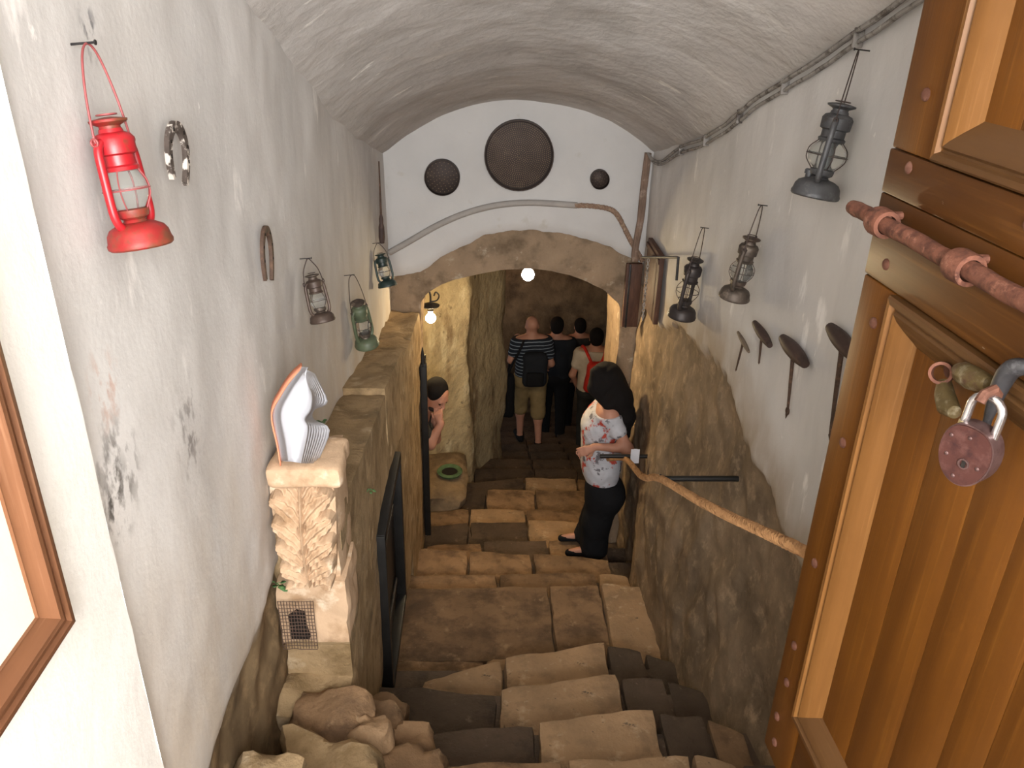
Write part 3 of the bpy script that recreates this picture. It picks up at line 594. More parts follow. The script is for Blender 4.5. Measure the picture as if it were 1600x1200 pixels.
# the padlock hanging from the hasp
PC = at(1517, 704, X=0.655)
n_ = Vector((-0.86, -0.51, 0)).normalized(); u_ = Vector((0.02, -0.06, 1)).normalized(); r_ = u_.cross(n_).normalized() * -1
r_ = n_.cross(u_).normalized(); u_ = r_.cross(n_).normalized()
pad = thing('padlock', 'rusty round padlock with bright steel shackle on the wooden door', 'padlock')
pad.matrix_world = Matrix([[r_.x, n_.x, u_.x, PC.x], [r_.y, n_.y, u_.y, PC.y], [r_.z, n_.z, u_.z, PC.z], [0, 0, 0, 1]])
def pad_outline(s=1.0):
    o = []
    for k in range(40):
        a = 2 * math.pi * k / 40; x, z = math.cos(a), math.sin(a)
        w = 0.036 if z < 0 else 0.036 - 0.004 * z; h = 0.050 if z < 0 else 0.040
        e = 1.0 if z < 0 else 0.72
        o.append((s * w * math.copysign(abs(x) ** e, x), s * h * math.copysign(abs(z) ** e, z)))
    return o
mb = MB(); O1 = pad_outline(); O2 = pad_outline(0.95)
mb.prism(O1, -0.013, 0.013); mb.build('casing', M['padlock_side'], pad)
for sgn in (1, -1):
    mb = MB(); mb.prism(O2, sgn * 0.013, sgn * 0.0155); fpl = mb.build('face_plate', M['padlock'], pad); fpl0 = fpl if sgn == 1 else fpl0
for x, z in ((0.0, 0.024), (-0.022, -0.012), (0.022, -0.012), (0.004, -0.038), (0.024, 0.016)):
    MB().sphere((x, 0.0155, z), 0.0030, 10, 6, (1, 0.5, 1)).build('rivet', M['padlock_side'], fpl0)
MB().lathe([(0.0055, 0), (0.0075, 0), (0.0075, 0.0022), (0.0055, 0.0022), (0.0055, 0)], 16, (-0.004, 0.0155, -0.014), Matrix.Rotation(-math.pi / 2, 3, 'X'), cap=False).build('keyhole_ring', M['padlock_side'], fpl0)
MB().box((-0.004, 0.0162, -0.015), (0.005, 0.0016, 0.012)).build('keyhole', M['hole'], fpl0)
sp = [(-0.021, 0, 0.030), (-0.021, 0, 0.052)] + [(0.021 * -math.cos(a), 0, 0.062 + 0.021 * math.sin(a)) for a in [math.pi * k / 10 for k in range(11)]] + [(0.021, 0, 0.052), (0.021, 0, 0.034)]
MB().tube(sp, 0.0056, 12).build('shackle', M['steel'], pad)
MB().tube([(0.021, 0, 0.036), (0.021, 0, 0.030)], 0.0072, 12).build('collar', M['brass'], pad)
mb = MB(); mb.tube([(0.003 - 0.004, -0.012, 0.083), (0.0, 0.0, 0.094), (0.004, 0.012, 0.088), (0.004, 0.018, 0.078)], 0.007, 8); mb.build('staple_strip', M['rust'], pad)

# ================================================================ picture frame on the white reveal
fr = thing('picture_frame', 'brown moulded wooden frame with cream inside on the white entrance wall', 'frame', (-0.63, 0.60, 0.73))
FP = [(0, 0), (0, 0.016), (0.008, 0.022), (0.016, 0.022), (0.020, 0.017), (0.030, 0.019), (0.038, 0.026), (0.046, 0.026), (0.052, 0.018), (0.064, 0.010), (0.068, 0.010), (0.068, 0)]
def frame_sides():
    y0, y1, z0, z1 = -0.375, 0.375, 0.0, 0.9; cor = [(y0, z0), (y1, z0), (y1, z1), (y0, z1)]; inn = [(1, 1), (-1, 1), (-1, -1), (1, -1)]
    for k in range(4):
        l = (k + 1) % 4; mb = MB(); n = len(FP)
        for c, d in ((cor[k], inn[k]), (cor[l], inn[l])):
            for w, h in FP: mb.v.append((h + 0.004, c[0] + d[0] * w, c[1] + d[1] * w))
        mb.f = [(i, i + 1, n + i + 1, n + i) for i in range(n - 1)] + [tuple(range(n)), tuple(range(n, 2 * n))]
        mb.build('frame_side', M['frame_v'] if k in (1, 3) else M['frame_h'], fr)
frame_sides()
MB().box((0.006, 0, 0.45), (0.006, 0.63, 0.78)).build('backing', M['cream'], fr)

# ================================================================ oil lanterns
def lantern(label, top_nail, base, mats, H=0.27, rz=0.0, style='tube', glass=True, bail_mat='wire', wide=1.0, swell=1.0, dent=0):
    """hurricane lantern hung by its wire bail from a nail; base = centre of the bottom (world)"""
    nail = Vector(top_nail); base = Vector(base); axis = (nail - base); ax = axis.normalized(); k = H / 0.285
    z = ax; x = Vector((math.cos(rz), math.sin(rz), 0)); x = (x - z * x.dot(z)).normalized(); y = z.cross(x)
    t = thing('oil_lantern', label, 'lantern', group='old oil lanterns hung along the walls')
    t.matrix_world = Matrix([[x.x, y.x, z.x, base.x], [x.y, y.y, z.y, base.y], [x.z, y.z, z.z, base.z], [0, 0, 0, 1]])
    tank, body, cap_ = mats
    def P(pr): return [(r * k * wide, h * k) for r, h in pr]
    tk = MB().lathe(P([(0.070, 0), (0.075, 0.004), (0.076, 0.012), (0.073, 0.018), (0.070, 0.034), (0.062, 0.046), (0.046, 0.054), (0.030, 0.058)]), 28).build('fuel_tank', tank, t)
    MB().lathe(P([(0.012, 0), (0.012, 0.018), (0.017, 0.018), (0.017, 0.030), (0.013, 0.034)]), 14, (0.040 * k * wide, 0.038 * k * wide, 0.046 * k)).build('filler_cap', tank, tk)
    MB().lathe(P([(0.030, 0.056), (0.024, 0.064), (0.034, 0.070), (0.037, 0.080), (0.037, 0.086), (0.026, 0.090)]), 20).build('burner', cap_, t)
    if glass:
        MB().lathe(P([(0.028, 0.086), (0.034, 0.092), (0.045 * swell, 0.112), (0.049 * swell, 0.130), (0.046 * swell, 0.148), (0.036, 0.168), (0.032, 0.176)]), 24, cap=False).build('glass_globe', M['glass'], t)
    for sgn in (0, 1):
        a0 = sgn * math.pi / 2 + 0.4
        pts = [(math.cos(a0) * r * k * wide, math.sin(a0) * r * k * wide, h * k) for r, h in [(0.036, 0.086), (0.050 * swell, 0.112), (0.053 * swell, 0.130), (0.050 * swell, 0.150), (0.038, 0.172)]]
        pts2 = [(-p[0], -p[1], p[2]) for p in pts]
        for q in (pts, pts2): MB().tube(smooth_poly(q, 3), 0.0016 * k, 6).build('guard_wire', M[bail_mat], t)
    MB().tube([(0.053 * swell * k * wide * math.cos(a), 0.053 * swell * k * wide * math.sin(a), 0.130 * k) for a in [2 * math.pi * i / 20 for i in range(20)]], 0.0016 * k, 6, closed=True).build('guard_ring', M[bail_mat], t)
    for sgn in (-1, 1):
        pts = smooth_poly([(sgn * 0.046 * k * wide, 0, 0.046 * k), (sgn * 0.060 * k * wide, 0, 0.062 * k), (sgn * 0.066 * k * wide, 0, 0.090 * k), (sgn * 0.064 * k * wide, 0, 0.16 * k), (sgn * 0.061 * k * wide, 0, 0.212 * k), (sgn * 0.050 * k * wide, 0, 0.232 * k), (sgn * 0.032 * k * wide, 0, 0.236 * k)], 4)
        MB().tube(pts, 0.0095 * k, 12).build('side_tube', body, t)
    MB().lathe(P([(0.030, 0.170), (0.040, 0.172), (0.042, 0.180), (0.036, 0.184), (0.036, 0.205), (0.045, 0.209), (0.047, 0.240), (0.040, 0.250), (0.028, 0.254), (0.026, 0.262)]), 24).build('chimney', body, t)
    tc = MB().lathe(P([(0.024, 0.254), (0.024, 0.268), (0.042, 0.276), (0.043, 0.281), (0.030, 0.284), (0.008, 0.287)]), 24).build('top_cap', cap_, t)
    MB().tube([(0.022 * k * wide * math.cos(a), 0.022 * k * wide * math.sin(a), 0.2865 * k + 0.004) for a in [math.pi * 2 * i / 16 for i in range(16)]], 0.0018 * k, 6, closed=True).build('lift_ring', M[bail_mat], tc)
    L = axis.length; w = 0.058 * k * wide
    bp = smooth_poly([(-w, 0, 0.232 * k), (-w * 1.05, 0, 0.25 * k), (-w * 0.85, 0, 0.25 * k + (L - 0.25 * k) * 0.45), (-w * 0.45, 0, L - 0.018), (0, 0, L), (w * 0.45, 0, L - 0.018), (w * 0.85, 0, 0.25 * k + (L - 0.25 * k) * 0.45), (w * 1.05, 0, 0.25 * k), (w, 0, 0.232 * k)], 6)
    bl = MB().tube(bp, 0.0020 * max(1, k), 6).build('bail', M[bail_mat], t)
    for sgn in (-1, 1): MB().tube([(sgn * (w + 0.004), 0.006 * math.cos(a), 0.236 * k + 0.006 * math.sin(a)) for a in [2 * math.pi * i / 12 for i in range(12)]], 0.0018, 6, closed=True).build('bail_ear', M[bail_mat], bl)
    return t
def nail(label, p, wx):
    p = Vector(p); mb = MB(); mb.tube([(wx, p.y, p.z - 0.004), (p.x + (0.012 if wx < 0 else -0.012), p.y, p.z + 0.002)], 0.0019, 8)
    e = Vector((p.x + (0.012 if wx < 0 else -0.012), p.y, p.z + 0.002)); mb.tube([e, e + Vector((0.002 if wx < 0 else -0.002, 0, 0))], 0.0042, 8)
    o = mb.build('wall_nail', M['iron'], loc=(wx, p.y, p.z)); tag(o, label, 'nail', 'nails that carry the lanterns')
def hang(label, nail_px, base_px, side, off, mats, nlabel, **kw):
    X0 = LX if side < 0 else RX; nx = X0 + (0.030 if side < 0 else -0.030)
    npos = at(*nail_px, X=nx); bpos = at(*base_px, X=X0 + (off if side < 0 else -off))
    lantern(label, npos, bpos, mats, **kw); nail(nlabel, npos, X0 + (-0.02 if side < 0 else 0.02))
hang('bright red oil lantern on the left wall nearest the camera', (136, 68), (222, 386), -1, 0.075, (M['red_rusty'], M['red_paint'], M['red_rusty']), 'iron nail holding the red lantern', H=0.208, wide=0.95, rz=math.pi / 2 - 0.25, bail_mat='wire_red')
hang('dark brown oil lantern on the left wall beside the rusty horseshoe', (481, 404), (505, 503), -1, 0.075, (M['brown_dark_tin'], M['brown_dark_tin'], M['brown_tin']), 'iron nail holding the brown lantern on the left wall', H=0.172, rz=0.75, wide=1.0)
hang('olive green oil lantern on the left wall above the stone ledge', (549, 430), (574, 540), -1, 0.075, (M['green_tin'], M['green_tin'], M['brown_tin']), 'iron nail holding the olive green lantern', H=0.248, rz=0.9, wide=0.92)
hang('small blackish green oil lantern in the far left corner', (590, 380), (606, 448), -1, 0.085, (M['dark_green_tin'], M['dark_green_tin'], M['dark_green_tin']), 'iron nail holding the blackish green corner lantern', H=0.195, rz=0.6, wide=1.1)
hang('large grey tin oil lantern high on the right wall near the door', (1342, 78), (1272, 308), 1, 0.095, (M['grey_tin'], M['grey_tin'], M['grey_tin']), 'iron nail holding the large grey lantern', H=0.272, rz=1.08, swell=1.18)
hang('tarnished tin oil lantern in the middle of the right wall', (1190, 321), (1146, 467), 1, 0.085, (M['brown_tin'], M['brown_tin'], M['brown_dark_tin']), 'iron nail holding the tarnished lantern', H=0.258, rz=0.92, swell=1.1, wide=0.92)
hang('blackened oil lantern without glass farthest along the right wall', (1099, 356), (1064, 496), 1, 0.085, (M['black_tin'], M['black_tin'], M['black_tin']), 'iron nail holding the blackened lantern', H=0.315, rz=0.95, glass=False, wide=0.88, swell=1.1)

# ================================================================ horseshoes
def horseshoe(label, mat, top, bot, w, hole_mat):
    a, b = at(*top, X=LX + 0.02), at(*bot, X=LX + 0.02); c = (a + b) / 2; h = (a - b).length; up = (a - b).normalized(); side = Vector((1, 0, 0)).cross(up) * -1
    t = thing('horseshoe', label, 'horseshoe', c, 'horseshoes on the left wall')
    mb = MB(); N = 28; cl = []
    for i in range(N + 1):
        q = -1 + 2 * i / N; rx, rz = w / 2, h / 2; aq = abs(q); sg = 1 if q > 0 else -1
        if aq < 0.55: th = aq / 0.55 * math.pi / 2; x, z = math.sin(th), 0.05 + 0.95 * math.cos(th)
        else: f_ = (aq - 0.55) / 0.45; x, z = 1 - 0.30 * f_ * f_, 0.05 - (1.05 if sg > 0 else 0.92) * f_
        cl.append(side * rx * x * sg + up * rz * z)
    hw = 0.0095
    for i, p in enumerate(cl):
        q = cl[min(N, i + 1)] - cl[max(0, i - 1)]; n = q.normalized().cross(Vector((1, 0, 0))); ww = hw * (0.75 + 0.35 * math.sin(math.pi * i / N))
        for s in (-1, 1):
            for d in (-0.005, 0.005): mb.v.append(tuple(p + n * ww * s + Vector((d, 0, 0))))
    for i in range(N):
        o = 4 * i
        for a_, b_ in ((0, 1), (1, 3), (3, 2), (2, 0)): mb.f.append((o + a_, o + b_, o + 4 + b_, o + 4 + a_))
    mb.f += [(0, 1, 3, 2), (4 * N, 4 * N + 1, 4 * N + 3, 4 * N + 2)]
    mb.build('shoe_bar', mat, t)
    for i in (5, 8, 11, 17, 20, 23):
        MB().box(cl[i] + Vector((0.005, 0, 0)), (0.003, 0.005, 0.007)).build('nail_hole', hole_mat, t)
M['shoe_worn'] = mottled('worn_horseshoe', (0.09, 0.07, 0.06), [((0.72, 0.66, 0.6), 34, 0.5, 0.56)], 30, 0.3, 0.8, 0.5, 90, 0.002)
horseshoe('whitewash-flecked horseshoe beside the red lantern', M['shoe_worn'], (275, 197), (280, 286), 0.098, M['hole'])
horseshoe('plain rusty brown horseshoe farther along the left wall', M['dark_rust'], (415, 358), (420, 440), 0.098, M['hole'])

# ================================================================ T-handled augers on the right wall
def auger(label, h0, h1, s1, hw, hmat, tip=None, sr=0.006):
    X = RX - 0.03; a, b, e = at(*h0, X=X), at(*h1, X=X), at(*s1, X=X + 0.015); c = (a + b) / 2
    t = thing('hand_auger', label, 'auger', c, 'T-handled augers on the right wall')
    d = (b - a); n = 12
    mb = MB(); mb.tube([a - c + d * (i / n) for i in range(n + 1)], [max(0.003, hw * (0.42 + 0.58 * math.sin(math.pi * (0.08 + 0.84 * i / n)))) for i in range(n + 1)], 12)
    mb.build('handle', hmat, t)
    MB().tube([Vector((0, 0, 0)), (e - c) * 0.12, (e - c) * 0.5, e - c], [sr * 1.5, sr * 1.1, sr, sr * 0.7], 8).build('shaft', M['dark_rust'], t)
    MB().lathe([(hw * 0.5, -0.006), (hw * 0.62, 0), (hw * 0.5, 0.006)], 12, (e - c) * 0.06).build('ferrule', M['iron'], t)
    if tip == 'eye':
        MB().tube([(e - c) + Vector((0, 0.011 * math.cos(q), -0.008 + 0.011 * math.sin(q))) for q in [2 * math.pi * i / 14 for i in range(14)]], 0.004, 6, closed=True).build('tip_eye', M['dark_rust'], t)
        MB().tube([(e - c) + Vector((0, 0, -0.018)), (e - c) + Vector((0, 0.004, -0.04))], [0.006, 0.001], 6).build('screw_tip', M['dark_rust'], t)
    else: MB().tube([(e - c) * 0.98, (e - c) * 1.05], [sr * 0.9, 0.0008], 6).build('screw_tip', M['dark_rust'], t)
auger('smallest auger with a thin pale handle below the lanterns', (1153, 519), (1170, 550), (1150, 578), 0.010, M['tool_wood_pale'], sr=0.0045)
auger('short auger with a broken brown handle beside the smallest one', (1179, 504), (1203, 540), (1186, 567), 0.019, M['tool_wood'], sr=0.005)
auger('long auger with a dark oval handle and an eye at its tip', (1223, 528), (1258, 569), (1231, 639), 0.027, M['tool_wood'], tip='eye', sr=0.0065)
auger('largest auger half hidden behind the wooden door edge', (1297, 511), (1338, 560), (1297, 682), 0.027, M['tool_wood'], sr=0.0075)

# ================================================================ long thin tool in the far left corner
p0, p1 = at(592, 252, X=LX + 0.035), at(597, 380, X=LX + 0.035)
st_ = thing('long_poker', 'long thin brown rod with a thick wooden grip hanging in the far left corner', 'tool', p1)
MB().tube([p0 - p1, (p0 - p1) * 0.33], [0.004, 0.007], 8).build('rod', M['dark_rust'], st_)
MB().tube([(p0 - p1) * q for q in (0.36, 0.30, 0.25, 0.2, 0.08, 0.0)], [0.007, 0.013, 0.012, 0.017, 0.019, 0.014], 12).build('grip', M['tool_wood'], st_)

# ================================================================ three round sieves on the end wall
def sieve(label, px, r, rings, hole, ha):
    c = at(*px, Y=EY - 0.03); t = thing('round_sieve', label, 'sieve', c, 'round metal sieves on the end wall')
    rot = Matrix.Rotation(math.pi / 2, 3, 'X')
    MB().lathe([(r * 0.95, 0.022), (r * 0.97, 0.030), (r, 0.030), (r, -0.026), (r * 0.94, -0.026), (r * 0.94, 0.0)], 48, rot=rot, cap=False).build('rim', M['sieve'], t)
    MB().lathe([(0.0005, 0.012), (r * 0.3, 0.010), (r * 0.7, 0.003), (r * 0.95, -0.006), (r * 0.95, -0.014), (0.0005, -0.012)], 48, rot=rot, cap=False).build('plate', M['sieve'], t)
    mb = MB()
    for i in range(1, rings + 1):
        rr = r * 0.93 * i / (rings + 0.6); nn = max(6, int(2 * math.pi * rr / ha))
        for k in range(nn):
            a = 2 * math.pi * k / nn + i * 0.4; h_ = interp([(0, 0.012), (0.3, 0.010), (0.7, 0.003), (0.95, -0.006)], rr / r)
            mb.lathe([(hole, h_ - 0.002), (hole * 0.9, h_ + 0.0012), (hole * 0.3, h_ + 0.0012)], 6, (rr * math.cos(a), 0, rr * math.sin(a)), rot)
    o = mb.build('perforations', M['sieve_hole'], t, smooth=False); o['kind'] = 'stuff'
sieve('large round perforated metal sieve in the middle of the end wall', (811, 243), 0.222, 17, 0.0030, 0.0125)
sieve('medium dark round sieve on the left of the end wall', (691, 277), 0.114, 5, 0.0030, 0.026)
sieve('smallest dark round sieve on the right of the end wall', (937, 280), 0.061, 3, 0.0018, 0.02)

# ================================================================ cables and ropes
def wob(P, a, s=6): return [Vector(p) + Vector((a * nz(p[0], p[1], p[2], s, 2), a * nz(p[0], p[1], p[2], s, 5), a * nz(p[0], p[1], p[2], s, 9))) for p in P]
cb = thing('wall_cable', 'pair of grey cables clipped along the joint of right wall and vault', 'cable', (RX - 0.03, 3.0, 1.33))
c0 = Vector((RX - 0.03, 3.0, 1.33))
for k, (dz, dx) in enumerate(((0.0, 0.0), (-0.030, 0.014))):
    P = smooth_poly([(RX - 0.022 + dx * 0.6, y, interp(SPR, y) - 0.005 + dz) for y in (0.7, 1.2, 1.8, 2.315, 2.7, 3.0, 3.435, 3.8, 4.185, 4.6)] + [(RX - 0.025, 4.95, 0.70 + dz * 0.7), (RX - 0.035, 5.2, 0.645 + dz * 0.5), (RX - 0.05, 5.35, 0.665)], 6)
    MB().tube([p - c0 for p in wob(P, 0.006)], 0.0085 if k == 0 else 0.0075, 8).build('cable', M['cable_grey'], cb)
for y in (1.9, 2.55, 3.1, 3.6, 4.1, 4.6):
    MB().box(Vector((RX - 0.014, y, interp(SPR, y) - 0.02)) - c0, (0.03, 0.012, 0.055), bev=0.003).build('clip', M['cable_grey'], cb)
vc0 = Vector((RX - 0.045, EY - 0.035, 0.66)); vc = thing('corner_cable', 'brown bundle of cables dropping down the far right corner', 'cable', vc0)
for k in range(3):
    P = smooth_poly([(RX - 0.05 + 0.012 * math.cos(k * 2.1), EY - 0.035 + 0.010 * math.sin(k * 2.1), 0.665), (RX - 0.052 + 0.014 * math.cos(k * 2.1 + 1), EY - 0.035, 0.45), (RX - 0.06 + 0.014 * math.cos(k * 2.1 + 2), EY - 0.035, 0.25), (RX - 0.075 + 0.012 * math.cos(k * 2.1 + 3), EY - 0.04, 0.02), (RX - 0.08 + 0.01 * k, EY - 0.04, -0.05)], 6)
    MB().tube([p - vc0 for p in P], 0.013, 8).build('cable', M['cable_brown'], vc)
ar0 = at(820, 317, Y=EY - 0.02); ar = thing('arch_cable', 'cable arching over the end wall, whitewashed at left and rope-wrapped at right', 'cable', ar0)
PA = smooth_poly([at(u, v, Y=EY - 0.012) for u, v in [(608, 395), (640, 377), (680, 354), (720, 336), (760, 324), (800, 318), (840, 317), (902, 321)]], 6)
MB().tube([p - ar0 for p in PA], 0.021, 10).build('whitewashed_cable', mottled('whitewashed_cable', (0.34, 0.315, 0.29), (), 10, 0.12, 0.85, 0.3, 40), ar)
PB = smooth_poly([at(u, v, Y=EY - 0.02) for u, v in [(898, 321), (925, 322), (950, 326), (962, 333), (970, 345), (985, 375), (1004, 408)]], 10)
def twisted(pts, r, lay, strands, sr):
    """rope made of twisted strands"""
    out = [[] for _ in range(strands)]; L = 0
    for i, p in enumerate(pts):
        if i: L += (Vector(p) - Vector(pts[i - 1])).length
        T = (Vector(pts[min(i + 1, len(pts) - 1)]) - Vector(pts[max(0, i - 1)])).normalized(); N = T.cross(Vector((0.3, 0.9, 0.2))).normalized(); B = T.cross(N)
        for s in range(strands):
            a = 2 * math.pi * (L / lay + s / strands); out[s].append(Vector(p) + (N * math.cos(a) + B * math.sin(a)) * r)
    mb = MB()
    for o in out: mb.tube(o, sr, 6)
    return mb
def resample(pts, step):
    o = [Vector(pts[0])]
    for a, b in zip(pts, pts[1:]):
        a, b = Vector(a), Vector(b); n = max(1, int((b - a).length / step))
        for k in range(1, n + 1): o.append(a + (b - a) * k / n)
    return o
twisted(resample([p - ar0 for p in PB], 0.008), 0.009, 0.05, 3, 0.010).build('rope_wrapping', M['rope_brown'], ar)

# ================================================================ dark boards, rod and chain in the far right corner
bd = thing('dark_board', 'dark brown wooden board leaning on the right wall beside the arch', 'board', (RX - 0.03, 4.9, -0.26))
b0, b1 = at(1040, 405, X=RX - 0.03), at(1016, 498, X=RX - 0.03)
MB().box((0, 0.02, 0.22), (0.03, 0.40, 0.44), bev=0.004).build('board_face', M['board'], bd)
MB().box((-0.018, 0.02, 0.40), (0.012, 0.40, 0.03), bev=0.003).build('batten', M['board'], bd)
bd2 = thing('dark_board', 'nearly black wooden board standing across the arch corner', 'board', (1.02, EY - 0.03, -0.53))
MB().box((0, 0, 0.23), (0.11, 0.03, 0.46), bev=0.004).build('board_face', M['board'], bd2)
MB().box((-0.03, -0.02, 0.23), (0.014, 0.012, 0.46), bev=0.003).build('edge_strip', M['iron'], bd2)
rd0 = at(1005, 402, Y=EY - 0.1); rd = thing('iron_rod', 'thin bent iron rod above the boards in the right corner', 'rod', rd0)
ra, rb_, rc_ = at(1003, 402, X=RX - 0.10), at(1060, 402, X=RX - 0.10), at(1057, 438, X=RX - 0.10)
MB().tube(resample([p - rd0 for p in (ra, rb_, rc_)], 0.03), 0.007, 8).build('bent_bar', M['iron'], rd)
ch0 = at(1013, 405, X=RX - 0.09); ch = thing('hanging_chain', 'thin pale chain hanging down over the dark boards', 'chain', ch0)
che = at(1004, 500, X=RX - 0.09); nl = 22; dv = (che - ch0) / nl
for k in range(nl):
    rot = Matrix.Rotation((k % 2) * math.pi / 2, 3, 'Z')
    MB().tube([rot @ Vector((0.007 * math.cos(a), 0, 0.012 * math.sin(a))) + dv * (k + 0.5) for a in [2 * math.pi * i / 10 for i in range(10)]], 0.0028, 5, closed=True).build('link', M['cable_grey'], ch)

# ================================================================ rope handrail on iron bars
barA = at(1132, 748, X=RX - 0.05); barB = at(1029, 748, Y=barA.y)
hb = thing('handrail_bar', 'black iron bar jutting from the right wall nearer the door', 'bar', barA, 'bars that carry the rope handrail')
MB().tube([Vector((0.06, 0, 0)), Vector((barB.x - barA.x, 0, barB.z - barA.z))], 0.0125, 12).build('bar', M['black_paint'], hb)
MB().tube([Vector((barB.x - barA.x + 0.008, 0.016 * math.cos(a), barB.z - barA.z + 0.016 * math.sin(a))) for a in [2 * math.pi * i / 14 for i in range(14)]], 0.005, 6, closed=True).build('eye', M['iron'], hb)
bar2A = at(1012, 713, X=RX - 0.06); bar2B = bar2A + Vector((-0.30, 0, 0.0))
hb2 = thing('handrail_bar', 'black iron bar on the right wall behind the woman', 'bar', bar2A, 'bars that carry the rope handrail')
MB().tube([Vector((0.06, 0, 0)), Vector((-0.30, 0, 0))], 0.0135, 12).build('bar', M['black_paint'], hb2)
rp0 = Vector((barB.x + 0.008, barB.y, barB.z)); nr = at(1250, 858, X=barB.x + 0.02); fe = bar2B + Vector((0.16, 0, -0.02))
near_end = nr + (nr - rp0) * 0.55
P = smooth_poly([near_end, nr, (nr + rp0) / 2 + Vector((0, 0, -0.012)), rp0, (rp0 * 0.6 + fe * 0.4) + Vector((0, 0, -0.045)), fe, fe + Vector((-0.02, 0.5, -0.30))], 10)
rope = twisted(resample(P, 0.009), 0.0085, 0.055, 3, 0.0095).build('rope_handrail', M['rope'], loc=rp0); tag(rope, 'thick tan rope handrail sloping down the right wall', 'rope')
tg0 = at(992, 713, Y=bar2A.y - 0.02)
tg = MB().box((0, 0, 0), (0.055, 0.004, 0.10), bev=0.001).box((0, 0, 0.047), (0.022, 0.005, 0.012)).build('paper_tag', M['paper'], loc=None); tg.location = tg0; tag(tg, 'small white card tied to the bar behind the woman', 'tag')

# ================================================================ carved stone with acanthus leaf, wire mesh and papers
CY = 2.10
A, B = at(418, 748, Y=CY), at(531, 915, Y=CY)
xl, xr, zt, zb = A.x, B.x, A.z, B.z
cs = thing('carved_stone', 'pale carved stone block with an acanthus leaf at the end of the low wall', 'carving', ((xl + xr) / 2, CY + 0.1, at(433, 1011, Y=CY).z))
co = Vector(cs.location)
def leaf(a, b):
    u = 2 * a - 1; v = b                       # v 0 bottom, 1 top
    half = (xr - xl) / 2 * interp([(0, 0.80), (0.15, 0.92), (0.55, 1.04), (0.8, 1.08), (1, 1.0)], v)
    x = (xl + xr) / 2 + half * u; z = zb + (zt - zb) * v
    U, V = u * 0.135, v * 0.36; hgt = 0.0
    for j in range(6):
        for sg in (-1, 1):
            v0 = -0.045 + 0.068 * j + (0.012 if sg > 0 else 0); an = math.radians(58 - 4 * j); dx, dz = sg * math.sin(an), math.cos(an)
            px, pz = U - sg * 0.008, V - v0; p = px * dx + pz * dz; q = px * dz - pz * dx; q -= sg * 5.0 * p * p * 0.35
            Lp = 0.135; tt = p / Lp
            if 0 < tt < 1:
                wd = 0.040 * (math.sin(math.pi * min(1, 0.12 + 0.80 * tt)) ** 0.6) * (1 + 0.10 * math.sin(tt * 22)); qq = q / wd
                if abs(qq) < 1:
                    h_ = 0.010 + 0.020 * math.sqrt(1 - qq * qq) + 0.007 * math.cos(qq * 9.0) + 0.026 * tt ** 2 - 0.0025 * j
                    hgt = max(hgt, h_)
    hgt = max(hgt, 0.036 * math.exp(-(U / 0.010) ** 2)) * sstep(1.0, 0.90, abs(u)) * sstep(1.0, 0.97, v) + 0.004 * fbm(u * 3, v * 6, 0, 2.0, 7)
    scal = 0.0
    belly = 0.04 * math.sin(math.pi * min(1, v * 1.05)) * (1 - u * u)
    if a in (0, 1) or b in (0, 1): return Vector((x, CY + 0.10, z)) - co
    return Vector((x, CY + 0.02 - hgt - belly + scal, z)) - co
MB().grid(leaf, 110, 150).build('acanthus_leaf', M['capital'], cs)
mb = MB(); cx0, cx1 = at(420, 735, Y=CY).x, at(537, 735, Y=CY).x; cz1 = at(480, 719, Y=CY).z; cz0 = at(480, 750, Y=CY).z
SEED[0] += 3; mb = rough_block([Vector((x, y, z)) - co for z in (cz0 - 0.005, cz1) for y in (CY - 0.05, CY + 0.16) for x in (cx0, cx1)], 10, 0.28, 0.008, 9, 2); mb.build('cornice', M['capital'], cs)
mb = rough_block([Vector((x, y, z)) - co for z in (zb - 0.01, zt + 0.01) for y in (CY + 0.03, CY + 0.26) for x in (xl + 0.005, at(528, 830, Y=CY + 0.03).x)], 8, 0.06, 0.012, 9, 5); mb.build('block_body', M['capital'], cs)
pz0 = at(490, 1011, Y=CY).z; px0, px1 = at(433, 960, Y=CY).x, at(546, 1000, Y=CY).x
mb = rough_block([Vector((x, y, z)) - co for z in (pz0, zb + 0.005) for y in (CY + 0.015, CY + 0.24) for x in (px0, px1)], 10, 0.05, 0.012, 9, 8); mb.build('plinth', M['capital'], cs)
# dark niche and its wire mesh
ma, mz = at(434, 938, Y=CY), at(497, 1012, Y=CY)
hx0, hx1, hz1, hz0 = at(450, 958, Y=CY).x, at(474, 958, Y=CY).x, at(460, 956, Y=CY).z, at(460, 1000, Y=CY).z
mb = MB(); mb.prism([(hx0, hz0), (hx1 + 0.01, hz0), (hx1 + 0.004, hz0 + 0.05), (hx1, hz1 - 0.01), ((hx0 + hx1) / 2, hz1), (hx0, hz1 - 0.02)], CY + 0.004, CY + 0.05); o = mb.build('niche_hollow', M['hole'], cs); o.location = -co
wm = thing('wire_mesh', 'rusty square wire mesh over the niche below the carved leaf', 'wire mesh', ((ma.x + mz.x) / 2, CY - 0.004, mz.z)); wo = Vector(wm.location)
for k in range(13):
    x = ma.x + (mz.x - ma.x) * k / 12
    MB().tube([Vector((x + 0.002 * nz(k, j, 0, 0.7), CY - 0.004 + 0.003 * nz(k, j, 3, 0.5), mz.z + (ma.z - mz.z) * j / 6)) - wo for j in range(7)], 0.0013, 5).build('wire', M['dark_rust'], wm)
for k in range(15):
    z = mz.z + (ma.z - mz.z) * k / 14
    MB().tube([Vector((ma.x + (mz.x - ma.x) * j / 6, CY - 0.006 + 0.003 * nz(j, k, 3, 0.5), z + 0.002 * nz(k, j, 0, 0.7))) - wo for j in range(7)], 0.0013, 5).build('wire', M['dark_rust'], wm)
